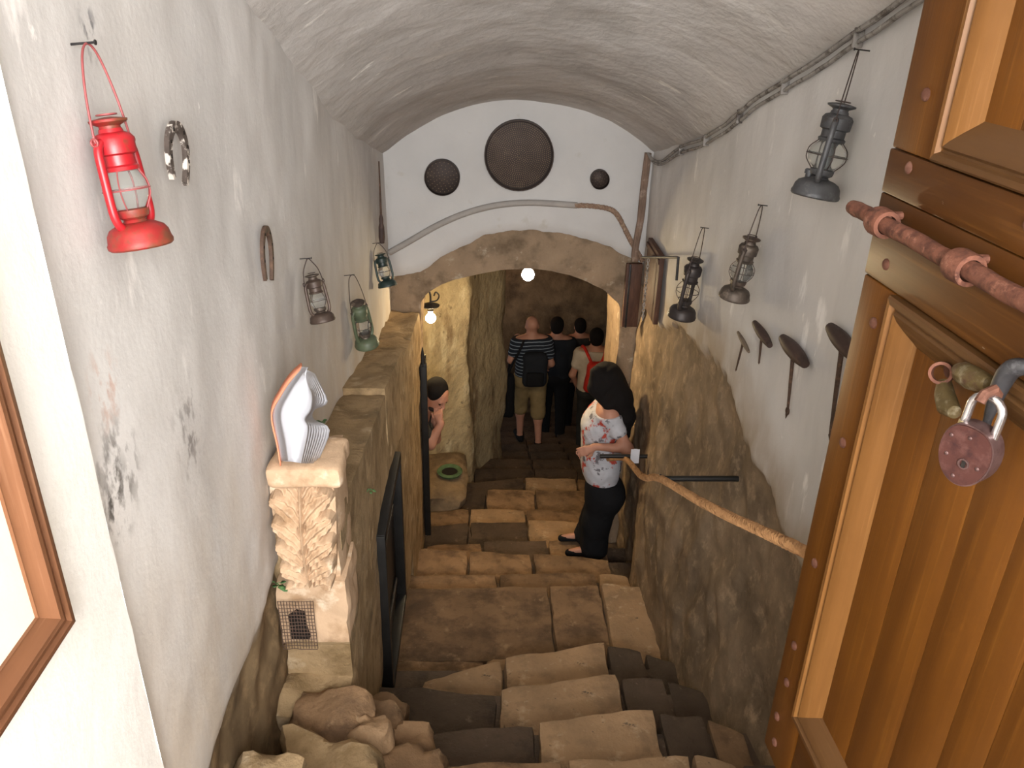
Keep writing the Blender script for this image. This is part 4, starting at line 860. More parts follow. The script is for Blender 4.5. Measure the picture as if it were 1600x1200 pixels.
# curled papers in an orange folder
pb = at(470, 722, Y=2.07); pp = thing('paper_bundle', 'curled white papers with an orange cover standing on the carved stone', 'papers', pb)
def paper_xy(u, v, y): return at(u, v, Y=y) - pb
LE = [(437, 720), (432, 690), (425, 645), (440, 612), (455, 590), (470, 573)]
for k in range(9):
    q = k / 8; y0 = 2.085 - 0.010 * k
    RE = [(496 - 3 * k, 724), (515 - 4 * k, 672), (490 - 1.5 * k, 655), (487 + 2 * (8 - k) * 0.3, 640), (512 - 5 * k * (1 - q * 0.4), 627 - 1.5 * k), (492 - 2.4 * k, 584 + 0.6 * k)]
    Lp = smooth_poly([(u + 1.5 * k, v, 0) for u, v in LE], 4); Rp = smooth_poly([(u, v, 0) for u, v in RE], 4)
    def sheet(a, b, Lp=Lp, Rp=Rp, y0=y0, q=q):
        i = round(b * (len(Lp) - 1)); l, r = Lp[i], Rp[i]; u = l.x + (r.x - l.x) * a; v = l.y + (r.y - l.y) * a
        return paper_xy(u, v, y0 + 0.03 * (1 - q) * a * a - 0.035 * math.sin(math.pi * a) * (0.4 + 0.6 * q))
    MB().grid(sheet, 10, len(Lp) - 1).build('sheet', M['paper'], pp, solid=0.0012)
cov = [paper_xy(u, v, 2.085) for u, v in [(438, 721), (433, 690), (424, 643), (438, 612), (454, 588), (471, 572)]]; cv = smooth_poly(cov, 4)
MB().grid(lambda a, b: cv[round(b * (len(cv) - 1))] + Vector((0.010 * a - 0.004, 0.02 - 0.045 * a, 0)), 2, len(cv) - 1).build('cover', M['orange_card'], pp, solid=0.004)
# little plants in the cracks
def sprig(label, base, n, size):
    t = thing('leafy_sprig', label, 'plant', base, 'weeds growing from the stone')
    for k in range(n):
        a = random.uniform(0, 6.28); d = Vector((math.cos(a), -abs(math.sin(a)) * 0.8, random.uniform(-0.2, 1.0))).normalized(); L = size * random.uniform(0.6, 1.1)
        s = d.cross(Vector((0, 0, 1))).normalized() * L * 0.32; up = s.cross(d).normalized() * L * 0.06
        o = d * L * 0.6; mb = MB(); mb.v = [tuple(p) for p in (o, o + d * L * 0.3 + s + up, o + d * L * 0.75 + s * 0.7, o + d * L, o + d * L * 0.75 - s * 0.7, o + d * L * 0.3 - s + up, o + d * L * 0.45 - up)]
        mb.f = [(0, 1, 6), (1, 2, 6), (2, 3, 6), (3, 4, 6), (4, 5, 6), (5, 0, 6)]; mb.build('leaf', M['leaf'], t, solid=0.0015)
        MB().tube([(0, 0, 0), o * 0.5 + Vector((0, 0, 0.004)), o], 0.0013, 5).build('stalk', M['leaf'], t)
sprig('small green plant growing at the left edge of the carved stone', at(432, 912, Y=CY - 0.01), 9, 0.032)
sprig('tiny green weed beside the papers on the stone ledge', at(508, 660, Y=2.42), 5, 0.022)
sprig('sparse green weed on the side of the low stone wall', at(578, 765, X=PX + 0.01), 5, 0.025)

# ================================================================ lamps
def bulb_lamp(name, label, px, Y, r, mat, cord, top_y=None):
    c = at(*px, Y=Y); t = thing(name, label, 'lamp', c)
    MB().lathe([(max(0.001, r * math.sin(a)), -r * math.cos(a)) for a in [math.pi * i / 14 for i in range(13)]] + [(r * 0.42, r * 1.25), (r * 0.40, r * 1.5)], 20).build('bulb', mat, t)
    MB().lathe([(r * 0.44, r * 1.45), (r * 0.55, r * 1.5), (r * 0.55, r * 2.3), (r * 0.3, r * 2.5)], 14).build('socket', M['iron'], t)
    return t, c
t, c = bulb_lamp('ceiling_bulb', 'bright bare bulb hanging under the top of the stone arch', (825, 429), 5.62, 0.045, M['bulb_white'], 0.2)
MB().tube([(0, 0, 0.10), (0.004, 0.002, 0.2)], 0.004, 6).build('cord', M['iron'], t)
t, c = bulb_lamp('bracket_lamp', 'glowing bulb below a curled iron bracket inside the arch at left', (673, 497), 6.2, 0.042, M['bulb_warm'], 0.2)
MB().lathe([(0.02, 0.09), (0.07, 0.10), (0.075, 0.108), (0.02, 0.13)], 18).build('gallery', M['iron'], t)
sc = smooth_poly([(0, 0, 0.10), (0, 0, 0.20), (-0.03, 0, 0.26), (-0.09, 0, 0.27), (-0.12, 0, 0.22), (-0.09, 0, 0.18), (-0.06, 0, 0.21)], 6)
MB().tube(sc, 0.008, 8).build('scroll', M['iron'], t); MB().tube(smooth_poly([(0, 0, 0.14), (0.05, 0, 0.15), (0.07, 0, 0.19), (0.045, 0, 0.22), (0.03, 0, 0.19)], 6), 0.006, 8).build('scroll', M['iron'], t)
MB().tube([(-0.09, 0, 0.27), (-0.22, 0.1, 0.28), (-0.38, 0.14, 0.27)], 0.009, 8).build('arm', M['iron'], t)
t = thing('added_passage_bulb', 'orange bulb added out of sight round the corner to light the lower passage', 'lamp', (0.15, 10.4, -1.9))  # unseen bulb, added to throw orange light on the passage walls
MB().sphere((0, 0, 0), 0.05).build('bulb', M['bulb_orange'], t); MB().lathe([(0.02, 0.045), (0.025, 0.09), (0.012, 0.11)], 12).build('socket', M['iron'], t); MB().tube([(0, 0, 0.1), (0, 0, 0.85)], 0.004, 6).build('cord', M['iron'], t)
# stone ledge with a mossy bowl beside the left passage wall
lb = at(712, 790, Y=6.3); sb = thing('stone_bowl', 'rough stone ledge with a green mossy hollow left inside the arch', 'stone bowl', (-0.36, 6.62, -2.70))
rough_block([Vector((x, y, z)) for z in (-0.30, 0.20) for y in (-0.45, 0.42) for x in (-0.30, 0.24 if z > 0 else 0.0)], 9, 0.3, 0.05, 4, 3).build('ledge', M['passage_dark'], sb)
MB().lathe([(0.10, 0.19), (0.12, 0.22), (0.105, 0.235), (0.08, 0.225), (0.06, 0.19)], 20, (0.05, -0.08, 0.03), cap=False).build('mossy_rim', M['moss'], sb)
MB().lathe([(0.001, 0.212), (0.085, 0.214), (0.085, 0.20)], 20, (0.05, -0.08, 0.03)).build('hollow', M['hole'], sb)

# ================================================================ PEOPLE
def surface_nets(Fv, org, h):
    nx, ny, nz_ = Fv.shape; S = Fv < 0
    cx = (nx - 1, ny - 1, nz_ - 1); acc = np.zeros(cx + (3,)); cnt = np.zeros(cx)
    cor = [(i, j, k) for i in (0, 1) for j in (0, 1) for k in (0, 1)]
    sl = lambda c: tuple(slice(c[a], c[a] + cx[a]) for a in range(3))
    for a in cor:
        for ax in range(3):
            if a[ax] == 0:
                b = list(a); b[ax] = 1; fa, fb = Fv[sl(a)], Fv[sl(b)]; m_ = (fa < 0) != (fb < 0)
                t = np.where(m_, fa / np.where(m_, fa - fb, 1), 0)
                for q in range(3): acc[..., q] += np.where(m_, a[q] + (t if q == ax else 0), 0)
                cnt += m_
    act = cnt > 0; idx = -np.ones(cx, int); idx[act] = np.arange(act.sum())
    V = acc[act] / cnt[act][:, None] + np.argwhere(act); V = V * h + org; Fc = []
    for ax in range(3):
        b1, b2 = (ax + 1) % 3, (ax + 2) % 3
        lo = [slice(None)] * 3; hi = [slice(None)] * 3; lo[ax] = slice(0, -1); hi[ax] = slice(1, None)
        m_ = S[tuple(lo)] != S[tuple(hi)]; P = np.argwhere(m_)
        P = P[(P[:, b1] > 0) & (P[:, b2] > 0) & (P[:, b1] < cx[b1]) & (P[:, b2] < cx[b2])]
        q = []
        for d1, d2 in ((1, 1), (0, 1), (0, 0), (1, 0)):
            Q = P.copy(); Q[:, b1] -= d1; Q[:, b2] -= d2; q.append(idx[Q[:, 0], Q[:, 1], Q[:, 2]])
        Fc += np.stack(q, 1).tolist()
    return V, Fc
class Form:
    """soft union of tapered capsules and ellipsoids -> one continuous mesh"""
    def __init__(s): s.p = []; s.cut = []; s.sub = []
    def cap(s, a, b, ra, rb=None, k=0.03): s.p.append(('c', np.array(a, float), np.array(b, float), ra, ra if rb is None else rb, k)); return s
    def chain(s, pts, rs, k=0.03):
        for i in range(len(pts) - 1): s.cap(pts[i], pts[i + 1], rs[i], rs[i + 1], k)
        return s
    def ell(s, c, r, k=0.02, rot=None): s.p.append(('e', np.array(c, float), np.array(r, float), rot, None, k)); return s
    def clip(s, p, n): s.cut.append((np.array(p, float), np.array(n, float) / np.linalg.norm(n))); return s
    def build(s, name, mat, parent, h=0.01, grow=0.0, wrinkle=0.0):
        lo = np.min([np.min([p[1] - (p[2] if p[0] == 'e' else p[3]), (p[1] if p[0] == 'e' else p[2] - p[4])], 0) for p in s.p], 0) - 0.06 - grow
        hi = np.max([np.max([p[1] + (p[2] if p[0] == 'e' else p[3]), (p[1] if p[0] == 'e' else p[2] + p[4])], 0) for p in s.p], 0) + 0.06 + grow
        if any(p[0] == 'e' and p[3] is not None for p in s.p): lo -= 0.05; hi += 0.05
        n = np.ceil((hi - lo) / h).astype(int) + 1; ax = [lo[i] + h * np.arange(n[i]) for i in range(3)]
        Fv = np.full(tuple(n), 9.0)
        for p in s.p:
            if p[0] == 'c': blo, bhi = np.minimum(p[1] - p[3], p[2] - p[4]), np.maximum(p[1] + p[3], p[2] + p[4])
            else: m_ = np.max(p[2]) if p[3] is not None else p[2]; blo, bhi = p[1] - m_, p[1] + m_
            i0 = np.maximum(0, np.floor((blo - 0.10 - grow - lo) / h).astype(int)); i1 = np.minimum(n, np.ceil((bhi + 0.10 + grow - lo) / h).astype(int) + 1)
            sl = tuple(slice(i0[a], i1[a]) for a in range(3))
            X = np.stack(np.meshgrid(*[ax[a][sl[a]] for a in range(3)], indexing='ij'), -1)
            if p[0] == 'c':
                ab = p[2] - p[1]; t = np.clip(((X - p[1]) @ ab) / max(1e-9, ab @ ab), 0, 1)
                d = np.linalg.norm(X - p[1] - t[..., None] * ab, axis=-1) - (p[3] + (p[4] - p[3]) * t)
            else:
                Q = X - p[1]
                if p[3] is not None: Q = Q @ p[3]
                k0 = np.linalg.norm(Q / p[2], axis=-1); k1 = np.linalg.norm(Q / (p[2] ** 2), axis=-1); d = k0 * (k0 - 1) / np.maximum(k1, 1e-6)
            f = Fv[sl]; k = p[5]; hh = np.maximum(k - np.abs(f - d), 0) / k; Fv[sl] = np.minimum(f, d) - hh * hh * k * 0.25
        Fv -= grow
        if wrinkle:
            X = np.stack(np.meshgrid(*ax, indexing='ij'), -1); Fv += wrinkle * np.sin(X[..., 2] * 70 + 4 * np.sin(X[..., 0] * 30) + 3 * np.sin(X[..., 1] * 26))
        if s.cut:
            X = np.stack(np.meshgrid(*ax, indexing='ij'), -1)
            for p, nn in s.cut: Fv = np.maximum(Fv, (X - p) @ nn)
        V, Fc = surface_nets(Fv, lo, h)
        mb = MB(); mb.v = [tuple(v) for v in V.tolist()]; mb.f = [tuple(q) for q in Fc]
        o = mb.build(name, mat, parent)
        for pl in o.data.polygons: pl.use_smooth = True
        return o
def frame_from(fwd, up=(0, 0, 1)):
    f = Vector(fwd).normalized(); r = f.cross(Vector(up)).normalized(); u = r.cross(f)
    return np.array([list(r), list(f), list(u)]).T             # columns right, forward, up
def head(form, c, fwd, up=(0, 0, 1), s=1.0):
    R_ = frame_from(fwd, up); c = np.array(c, float); L = lambda x, y, z: c + R_ @ (np.array([x, y, z]) * s)
    form.ell(c + R_ @ np.array([0, -0.008, 0.025]) * s, np.array([0.076, 0.096, 0.092]) * s, 0.02, R_)      # skull
    form.ell(L(0, 0.022, -0.045), np.array([0.060, 0.068, 0.075]) * s, 0.03, R_)                            # face and jaw
    form.cap(L(0, 0.060, -0.098), L(0, 0.066, -0.094), 0.020 * s, 0.018 * s, 0.03)                          # chin
    form.cap(L(0, 0.090, 0.012), L(0, 0.108, -0.028), 0.010 * s, 0.014 * s, 0.014)                          # nose
    form.cap(L(-0.03, 0.080, 0.022), L(0.03, 0.080, 0.022), 0.012 * s, 0.012 * s, 0.02)                     # brow
    form.cap(L(-0.020, 0.082, -0.062), L(0.020, 0.082, -0.062), 0.009 * s, 0.009 * s, 0.012)                # lips
    for sg in (-1, 1): form.ell(L(sg * 0.077, -0.008, -0.010), np.array([0.010, 0.020, 0.032]) * s, 0.008, R_)
    return L
def hand(form, wrist, d, palm_n, s=1.0, curl=0.5):
    """palm plus five separate fingers; d = direction wrist to knuckles, palm_n = palm side"""
    w = np.array(wrist, float); d = np.array(d, float) / np.linalg.norm(d); pn = np.array(palm_n, float); pn -= d * (pn @ d); pn /= np.linalg.norm(pn); sd = np.cross(d, pn)
    for j in (-1, -0.33, 0.33, 1): form.cap(w + d * 0.012 * s, w + d * 0.075 * s + sd * 0.026 * j * s, 0.020 * s, 0.0125 * s, 0.012)
    for j, L in ((-1, 0.062), (-0.33, 0.075), (0.33, 0.08), (1, 0.070)):
        k0 = w + d * 0.080 * s + sd * 0.028 * j * s; a = curl
        p1 = k0 + (d * math.cos(a) + pn * math.sin(a)) * L * 0.5 * s; p2 = p1 + (d * math.cos(2 * a) + pn * math.sin(2 * a)) * L * 0.5 * s
        form.chain([k0, p1, p2], [0.0098 * s, 0.009 * s, 0.0075 * s], 0.004)
    t0 = w + d * 0.028 * s + sd * 0.022 * s; t1 = t0 + (sd * 0.75 + d * 0.6 + pn * 0.35) * 0.040 * s; t2 = t1 + (sd * 0.2 + d * 0.9 + pn * 0.35) * 0.032 * s
    form.chain([t0, t1, t2], [0.014 * s, 0.011 * s, 0.009 * s], 0.008)

def figure(name, label, base, J, face, sc=1.0, up=(0, 0, 1), h=0.011, parts=(), hair=None, hands=None, curl=0.5):
    """J: joints in metres relative to base. parts: clothing functions"""
    t = thing(name, label, 'person', base)
    V = lambda k: np.array(J[k], float)
    b = Form()
    L = head(b, J['head'], face, up, sc)
    b.cap(V('neck'), V('head') + (V('neck') - V('head')) * 0.25, 0.058 * sc, 0.054 * sc, 0.03)
    def torso(f, g=0.0):
        f.cap(J['shL'], J['shR'], 0.062 * sc + g, None, 0.06); mid = (V('shL') + V('shR')) / 2
        for a, hp in (('shL', 'hipL'), ('shR', 'hipR')):
            top = V(a) * 0.62 + mid * 0.38; w = V('waist') + (V(hp) - (V('hipL') + V('hipR')) / 2) * 0.75
            f.chain([top, w, V(hp)], [0.095 * sc + g, 0.092 * sc + g, 0.102 * sc + g], 0.07)
        f.cap(V('neck'), mid, 0.06 * sc + g, 0.07 * sc + g, 0.06)
    torso(b)
    for q in 'LR':
        b.chain([V('sh' + q), V('el' + q), V('wr' + q)], [0.052 * sc, 0.040 * sc, 0.027 * sc], 0.03)
        hd = (hands or {}).get(q); d = hd[0] if hd else V('wr' + q) - V('el' + q); hand(b, J['wr' + q], d, hd[1] if hd else (0, 0.9, -0.2), sc, hd[2] if hd and len(hd) > 2 else curl)
        cf = V('kn' + q) * 0.7 + V('an' + q) * 0.3
        b.chain([V('hip' + q), V('kn' + q), cf, V('an' + q)], [0.088 * sc, 0.055 * sc, 0.053 * sc, 0.036 * sc], 0.04)
        b.chain([V('an' + q) + np.array([0, 0, -0.03]), V('toe' + q)], [0.038 * sc, 0.028 * sc], 0.03)
    b.build('body', M['skin'], t, h)
    for fn in parts: fn(t, V, torso, sc, h, L)
    return t
def shirt(mat, sleeve=0.55, hem=0.0, grow=0.014, name='shirt'):
    def fn(t, V, torso, sc, h, L):
        f = Form(); torso(f, grow)
        for q in 'LR':
            e = V('sh' + q) + (V('el' + q) - V('sh' + q)) * min(1, sleeve / 0.9)
            f.cap(V('sh' + q), e, 0.058 * sc + grow, (0.050) * sc + grow, 0.03)
            if sleeve > 1: f.cap(V('el' + q), V('el' + q) + (V('wr' + q) - V('el' + q)) * 0.92, 0.044 * sc + grow, 0.034 * sc + grow, 0.03)
        hp = (V('hipL') + V('hipR')) / 2; ax_ = (V('neck') - hp); ax_ /= np.linalg.norm(ax_)
        f.clip(hp + ax_ * hem, -ax_); f.clip(V('neck') + ax_ * 0.012, ax_)
        f.build(name, M[mat], t, h, 0, 0.0012)
    return fn
def trousers(mat, length=1.0, grow=0.016, flare=0.0, top=0.06, name='trousers'):
    def fn(t, V, torso, sc, h, L):
        f = Form(); f.cap(V('hipL'), V('hipR'), 0.105 * sc + grow, None, 0.06); hp = (V('hipL') + V('hipR')) / 2; ax_ = V('waist') - hp; ax_ /= np.linalg.norm(ax_)
        f.cap(hp, hp + ax_ * (top + 0.04), 0.10 * sc + grow, 0.10 * sc + grow, 0.05)
        for q in 'LR':
            pts = [V('hip' + q), V('kn' + q), V('an' + q)]; rs = [0.092 * sc + grow, 0.062 * sc + grow, 0.048 * sc + grow + flare]
            if length < 1: pts[2] = pts[1] + (pts[2] - pts[1]) * max(0.02, (length - 0.5) * 2); rs[2] = 0.066 * sc + grow
            f.chain(pts, rs, 0.03)
        f.clip(hp + ax_ * top, ax_)
        f.build(name, M[mat], t, h, 0, 0.0012)
    return fn
def shoes(mat):
    def fn(t, V, torso, sc, h, L):
        for q in 'LR':
            a, b = V('an' + q), V('toe' + q); f = Form(); d = b - a; d[2] = 0; d /= np.linalg.norm(d)
            f.cap([*(a - d * 0.04)[:2], 0.040 + b[2] - 0.03], b + np.array([0, 0, 0.012]), 0.042 * sc, 0.036 * sc, 0.03); f.cap(a + np.array([0, 0, -0.02]), b * 0.5 + a * 0.5, 0.044 * sc, 0.038 * sc, 0.03)
            f.clip([0, 0, b[2] - 0.028], (0, 0, -1)); f.clip(a + np.array([0, 0, 0.0]), (0, 0, 1)); f.build('shoe', M[mat], t, h)
    return fn
def short_hair(mat='hair', cap_=0.0):
    def fn(t, V, torso, sc, h, L):
        f = Form(); f.ell(L(0, -0.022, 0.042), np.array([0.086, 0.098, 0.092]) * sc, 0.02); f.ell(L(0, -0.045, -0.01), np.array([0.076, 0.066, 0.078]) * sc, 0.03)
        R_ = L(0, 1, 0) - L(0, 0, 0); U_ = L(0, 0, 1) - L(0, 0, 0); f.clip(L(0, 0.065, 0.05), R_ * 0.85 - U_ * 0.35); f.build('hair', M[mat], t, h)
    return fn

# ---- generic standing skeleton, facing +y before turning
def skel(H=1.72, yaw=0.0, step=0.0, arms=None, lean=0.0):
    s = H / 1.72
    J = {'head': (0, 0.02, 1.605), 'neck': (0, -0.005, 1.455), 'waist': (0, -0.01, 1.10), 'shL': (-0.175, 0, 1.395), 'shR': (0.175, 0, 1.395), 'elL': (-0.235, -0.03, 1.12), 'elR': (0.235, -0.03, 1.12), 'wrL': (-0.225, 0.06, 0.90), 'wrR': (0.225, 0.06, 0.90),
         'hipL': (-0.085, 0, 0.93), 'hipR': (0.085, 0, 0.93), 'knL': (-0.10, 0.03 + step * 0.5, 0.50), 'knR': (0.10, 0.02 - step * 0.2, 0.50), 'anL': (-0.10, step * 0.5, 0.085), 'anR': (0.10, -step * 0.5, 0.085), 'toeL': (-0.125, 0.165 + step * 0.5, 0.03), 'toeR': (0.125, 0.165 - step * 0.5, 0.03)}
    if arms: J.update(arms)
    c, n = math.cos(yaw), math.sin(yaw)
    return {k: (s * (x * c - (y + lean * z) * n), s * (x * n + (y + lean * z) * c), s * z) for k, (x, y, z) in J.items()}, (-n, c, -0.1), s
def ground(y):
    for q, z in STEPS:
        if y < q - 0.05: return z
    return STEPS[-1][1]

# ---- the woman in the floral top, left side towards us
wb = Vector((0.735, 5.02, ground(5.02) + 0.008)); W = lambda u, v, dy=0.0: tuple(at(u, v, Y=5.02 + dy) - wb)
JW = {'head': W(944, 594, 0.07), 'neck': W(952, 628, 0.07), 'waist': W(940, 705, 0.08), 'shL': W(953, 650, -0.07), 'shR': W(944, 640, 0.22), 'elL': W(981, 701, -0.16), 'elR': W(950, 700, 0.30), 'wrL': W(930, 698, -0.15), 'wrR': W(925, 700, 0.22),
      'hipL': W(941, 762, 0.0), 'hipR': W(941, 758, 0.16), 'knL': W(932, 815, -0.01), 'knR': W(930, 808, 0.15)}
JW['anL'] = (W(928, 850, 0)[0], -0.01, 0.085); JW['anR'] = (W(922, 850, 0)[0], 0.16, 0.085); JW['toeL'] = (JW['anL'][0] - 0.19, -0.03, 0.03); JW['toeR'] = (JW['anR'][0] - 0.2, 0.15, 0.03)
def woman_top(t, V, torso, sc, h, L):
    f = Form(); torso(f, 0.012)
    f.ell(W(931, 664, 0.06), np.array([0.105, 0.155, 0.11]), 0.08); f.ell(W(936, 690, 0.07), np.array([0.118, 0.155, 0.13]), 0.08); f.ell(W(939, 722, 0.07), np.array([0.140, 0.17, 0.15]), 0.08)
    f.cap(V('shL'), V('shL') + (V('elL') - V('shL')) * 0.46, 0.064, 0.060, 0.03); f.cap(V('shR'), V('shR') + (V('elR') - V('shR')) * 0.46, 0.064, 0.060, 0.03)
    f.clip(W(940, 749, 0.07), (0.10, 0, -1)); f.clip(W(948, 633, 0.07), (-0.15, 0, 1)); f.build('floral_top', M['floral'], t, h, 0, 0.0015)
def woman_hair(t, V, torso, sc, h, L):
    f = Form(); hc = np.array(JW['head'])
    f.ell(hc + np.array([0.012, -0.005, 0.028]), np.array([0.108, 0.098, 0.108]), 0.03); f.ell(hc + np.array([0.05, -0.03, -0.03]), np.array([0.085, 0.095, 0.11]), 0.04)
    f.chain([W(952, 598, 0.01), W(966, 622, 0.0), W(973, 650, -0.02), W(978, 680, 0.0)], [0.098, 0.092, 0.08, 0.030], 0.05); f.chain([W(950, 600, 0.12), W(964, 628, 0.13), W(973, 650, 0.11), W(978, 676, 0.08)], [0.09, 0.085, 0.07, 0.03], 0.05)
    f.chain([W(933, 583, -0.005), W(931, 606, -0.03), W(950, 634, -0.06)], [0.05, 0.048, 0.035], 0.04)
    f.build('long_hair', M['hair'], t, h, 0, 0.002)
def woman_trousers(t, V, torso, sc, h, L):
    f = Form()
    for q in 'LR':
        f.chain([V('hip' + q) + np.array([0.0, 0, 0.03]), V('hip' + q) + np.array([0.025, 0, -0.06]), V('kn' + q), V('an' + q) + np.array([0, 0, -0.03])], [0.125, 0.135, 0.098, 0.105], 0.06)
    f.clip(W(940, 742, 0.07), (0.0, 0, 1)); f.clip((0, 0, 0.02), (0, 0, -1)); f.build('flared_trousers', M['black_cloth'], t, h, 0, 0.001)
def woman_pumps(t, V, torso, sc, h, L):
    for q in 'LR':
        a, b = V('an' + q), V('toe' + q); f = Form(); f.cap([a[0] + 0.03, a[1], 0.036], [b[0], b[1], 0.030], 0.036, 0.028, 0.02); f.clip((0, 0, 0.002), (0, 0, -1)); f.clip((0, 0, 0.055), (0, 0, 1)); f.build('shoe', M['black_cloth'], t, 0.008)
    MB().tube([V('anL') + np.array([-0.085, -0.036, -0.03]), V('anL') + np.array([-0.092, 0.0, -0.022]), V('anL') + np.array([-0.085, 0.03, -0.03])], 0.006, 8).build('shoe_strap', M['white_shoe'], t)
figure('person', 'long-haired woman in a floral top and black flared trousers standing side-on', wb, JW, (-0.72, 0.66, -0.22), 0.92, h=0.0085,
       hands={'L': ((-0.9, -0.1, -0.35), (0.2, 0.9, -0.3), 0.35), 'R': ((-0.8, -0.4, -0.3), (0.3, -0.9, 0), 0.4)}, parts=[woman_top, woman_trousers, woman_hair, woman_pumps])

# ---- bald man walking down with his back to us
by = 9.25; bx = at(828, 640, Y=by).x
J, fw, s_ = skel(1.74, 0.12, 0.22, {'elL': (-0.26, -0.06, 1.20), 'wrL': (-0.20, 0.13, 1.36), 'elR': (0.245, -0.03, 1.12), 'wrR': (0.21, 0.14, 0.98)}, 0.02)
bb = Vector((bx, by, ground(by + 0.1) + 0.01))
figure('person', 'bald man in a dark striped shirt and khaki shorts seen from behind', bb, J, fw, s_, parts=[shirt('striped', 0.5, -0.02, 0.022), trousers('khaki', 0.56, 0.028, 0, 0.06, 'shorts'), shoes('black_cloth')], hands={'L': ((0.3, 0.5, 0.6), (0.6, -0.3, 0), 0.9)})
bg_ = thing('shoulder_bag', 'black shoulder bag hanging at the left hip of the bald man', 'bag', bb + Vector((-0.27, -0.08, 0.80)))
rough_block([Vector((x, y, z)) for z in (-0.34, 0.24) for y in (-0.10, 0.10) for x in (-0.12 if z < 0 else -0.09, 0.07)], 8, 0.35, 0.015, 5, 4).build('bag_body', M['black_cloth'], bg_)
MB().tube(smooth_poly([(-0.03, -0.05, 0.20), (0.02, -0.14, 0.42), (0.10, -0.13, 0.58), (0.16, -0.02, 0.68), (0.14, 0.12, 0.58), (0.02, 0.12, 0.4), (-0.02, 0.05, 0.2)], 5), 0.014, 8).build('strap', M['black_cloth'], bg_)
bp2 = thing('dark_backpack', 'dark rucksack on the back of the bald man', 'backpack', bb + Vector((0.03, -0.20, 1.14)))
rough_block([Vector((x, y, z)) for z in (-0.20, 0.24) for y in (-0.10, 0.07) for x in (-0.15, 0.15)], 8, 0.4, 0.01, 5, 9).build('pack_body', M['black_shirt'], bp2)
rough_block([Vector((x, y, z)) for z in (-0.16, 0.02) for y in (-0.15, -0.07) for x in (-0.11, 0.11)], 6, 0.4, 0.008, 5, 2).build('front_pocket', M['black_cloth'], bp2)
# ---- man in black ahead of him
py = 9.95; J, fw, s_ = skel(1.80, -0.1, 0.15); pb_ = Vector((at(868, 560, Y=py).x, py, ground(py) + 0.01))
figure('person', 'dark-haired man all in black walking ahead of the bald man', pb_, J, fw, s_, h=0.013, parts=[short_hair(), shirt('black_shirt', 1.2, -0.05, 0.02), trousers('black_cloth'), shoes('black_cloth')])
# ---- person farthest down
py = 10.6; J, fw, s_ = skel(1.70, 0.1, 0.1); pb_ = Vector((at(905, 540, Y=py).x, py, ground(py) + 0.01))
figure('person', 'dark-haired person in dark clothes farthest down the passage', pb_, J, fw, s_, h=0.014, parts=[short_hair(), shirt('grey_cloth', 1.2, -0.05, 0.02), trousers('black_cloth'), shoes('black_cloth')])
# ---- person with the red backpack
py = 8.95; J, fw, s_ = skel(1.72, -0.12, 0.1, {'elL': (-0.26, -0.02, 1.13), 'wrL': (-0.20, 0.10, 0.93)}); rb0 = Vector((at(930, 560, Y=py).x, py, ground(py) + 0.01))
figure('person', 'dark-haired person in a cream T-shirt carrying a red backpack', rb0, J, fw, s_, parts=[short_hair(), shirt('cream_shirt', 0.42, -0.04, 0.02), trousers('grey_cloth'), shoes('black_cloth')])
rbk = thing('red_backpack', 'red backpack on the person in the cream T-shirt', 'backpack', rb0 + Vector((-0.02, -0.22, 1.25)))
rough_block([Vector((x * (1 if z < 0 else 0.72), y, z)) for z in (-0.22, 0.16) for y in (-0.11, 0.05) for x in (-0.14, 0.14)], 8, 0.42, 0.008, 5, 9).build('pack_body', M['red_bag'], rbk)
rough_block([Vector((x, y, z)) for z in (-0.17, -0.02) for y in (-0.16, -0.08) for x in (-0.10, 0.10)], 6, 0.4, 0.006, 5, 2).build('front_pocket', M['red_bag'], rbk)
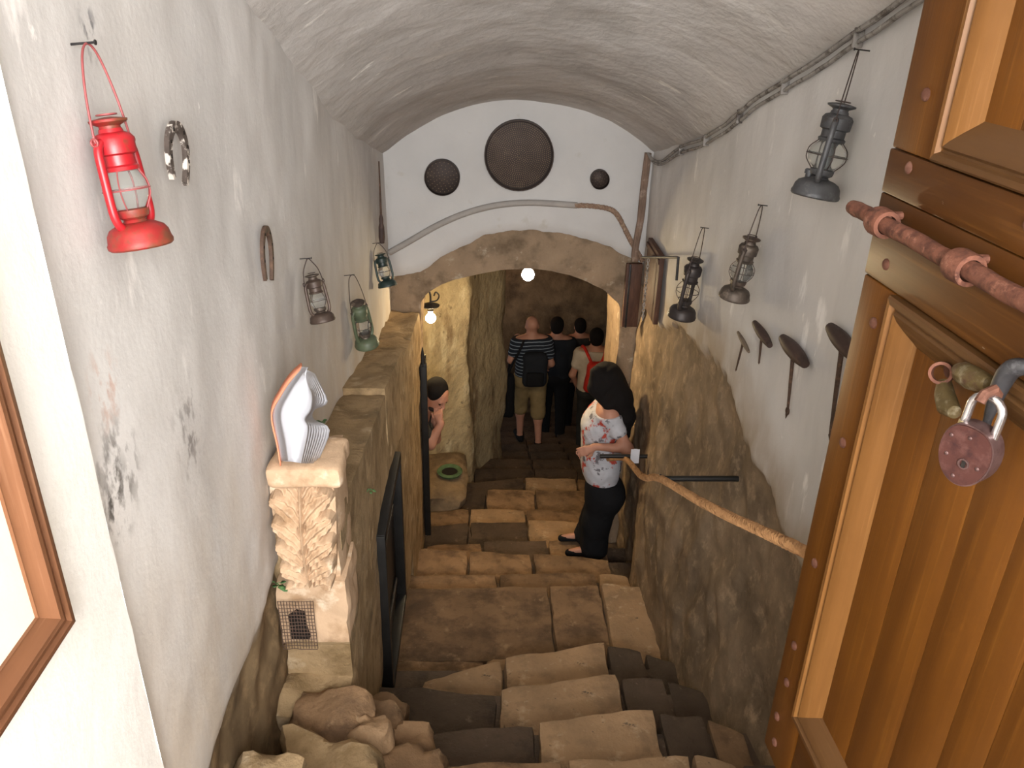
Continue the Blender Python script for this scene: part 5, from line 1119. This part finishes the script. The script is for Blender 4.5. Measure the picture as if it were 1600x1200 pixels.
for sg in (-1, 1): MB().tube(smooth_poly([(sg * 0.05, -0.03, 0.14), (sg * 0.09, 0.0, 0.22), (sg * 0.13, 0.14, 0.275), (sg * 0.14, 0.27, 0.22), (sg * 0.13, 0.29, 0.05)], 5), 0.018, 8).build('strap', M['red_bag'], rbk)
# ---- man bending out of the side opening on the left
mb0 = Vector((-0.86, 5.98, ground(5.9) + 0.01)); Q = lambda u, v, Y: tuple(at(u, v, Y=Y) - mb0)
JM = {'head': Q(682, 617, 5.84), 'neck': Q(662, 634, 5.92), 'waist': (0.08, 0.0, 0.98), 'shL': Q(650, 645, 6.06), 'shR': Q(650, 655, 5.76), 'elL': (0.46, 0.0, 0.80), 'elR': Q(672, 694, 5.72), 'wrL': Q(684, 672, 5.86), 'wrR': Q(689, 662, 5.74),
      'hipL': (-0.02, 0.09, 0.84), 'hipR': (-0.02, -0.09, 0.84), 'knL': (0.06, 0.11, 0.46), 'knR': (0.02, -0.11, 0.46), 'anL': (0, 0.11, 0.085), 'anR': (-0.05, -0.11, 0.085), 'toeL': (0.16, 0.13, 0.03), 'toeR': (0.11, -0.13, 0.03)}
def beard(t, V, torso, sc, h, L):
    f = Form(); f.ell(L(0, 0.035, -0.088), np.array([0.066, 0.066, 0.050]), 0.02); f.ell(L(0, 0.0, -0.055), np.array([0.071, 0.05, 0.05]), 0.02); f.clip(L(0, 0.09, -0.048), L(0, 0.25, 1) - L(0, 0, 0)); f.build('beard', M['beard'], t, h)
    for sg in (-1, 1): MB().sphere(L(sg * 0.030, 0.083, 0.004), 0.010, 10, 8).build('eye', M['hair'], t)
figure('person', 'dark-haired bearded man leaning out past the black gate, chin on his hand', mb0, JM, (0.55, -0.62, -0.50), 1.08, (0.2, -0.2, 1), h=0.009, hands={'L': ((-0.1, 0, 1), (0.3, 0.5, 0.2), 0.7), 'R': ((-0.25, 0.1, 0.9), (0.2, 0.8, 0.2), 0.8)},
       parts=[short_hair(), beard, shirt('grey_cloth', 0.5, -0.04, 0.016), trousers('black_cloth'), shoes('black_cloth')])
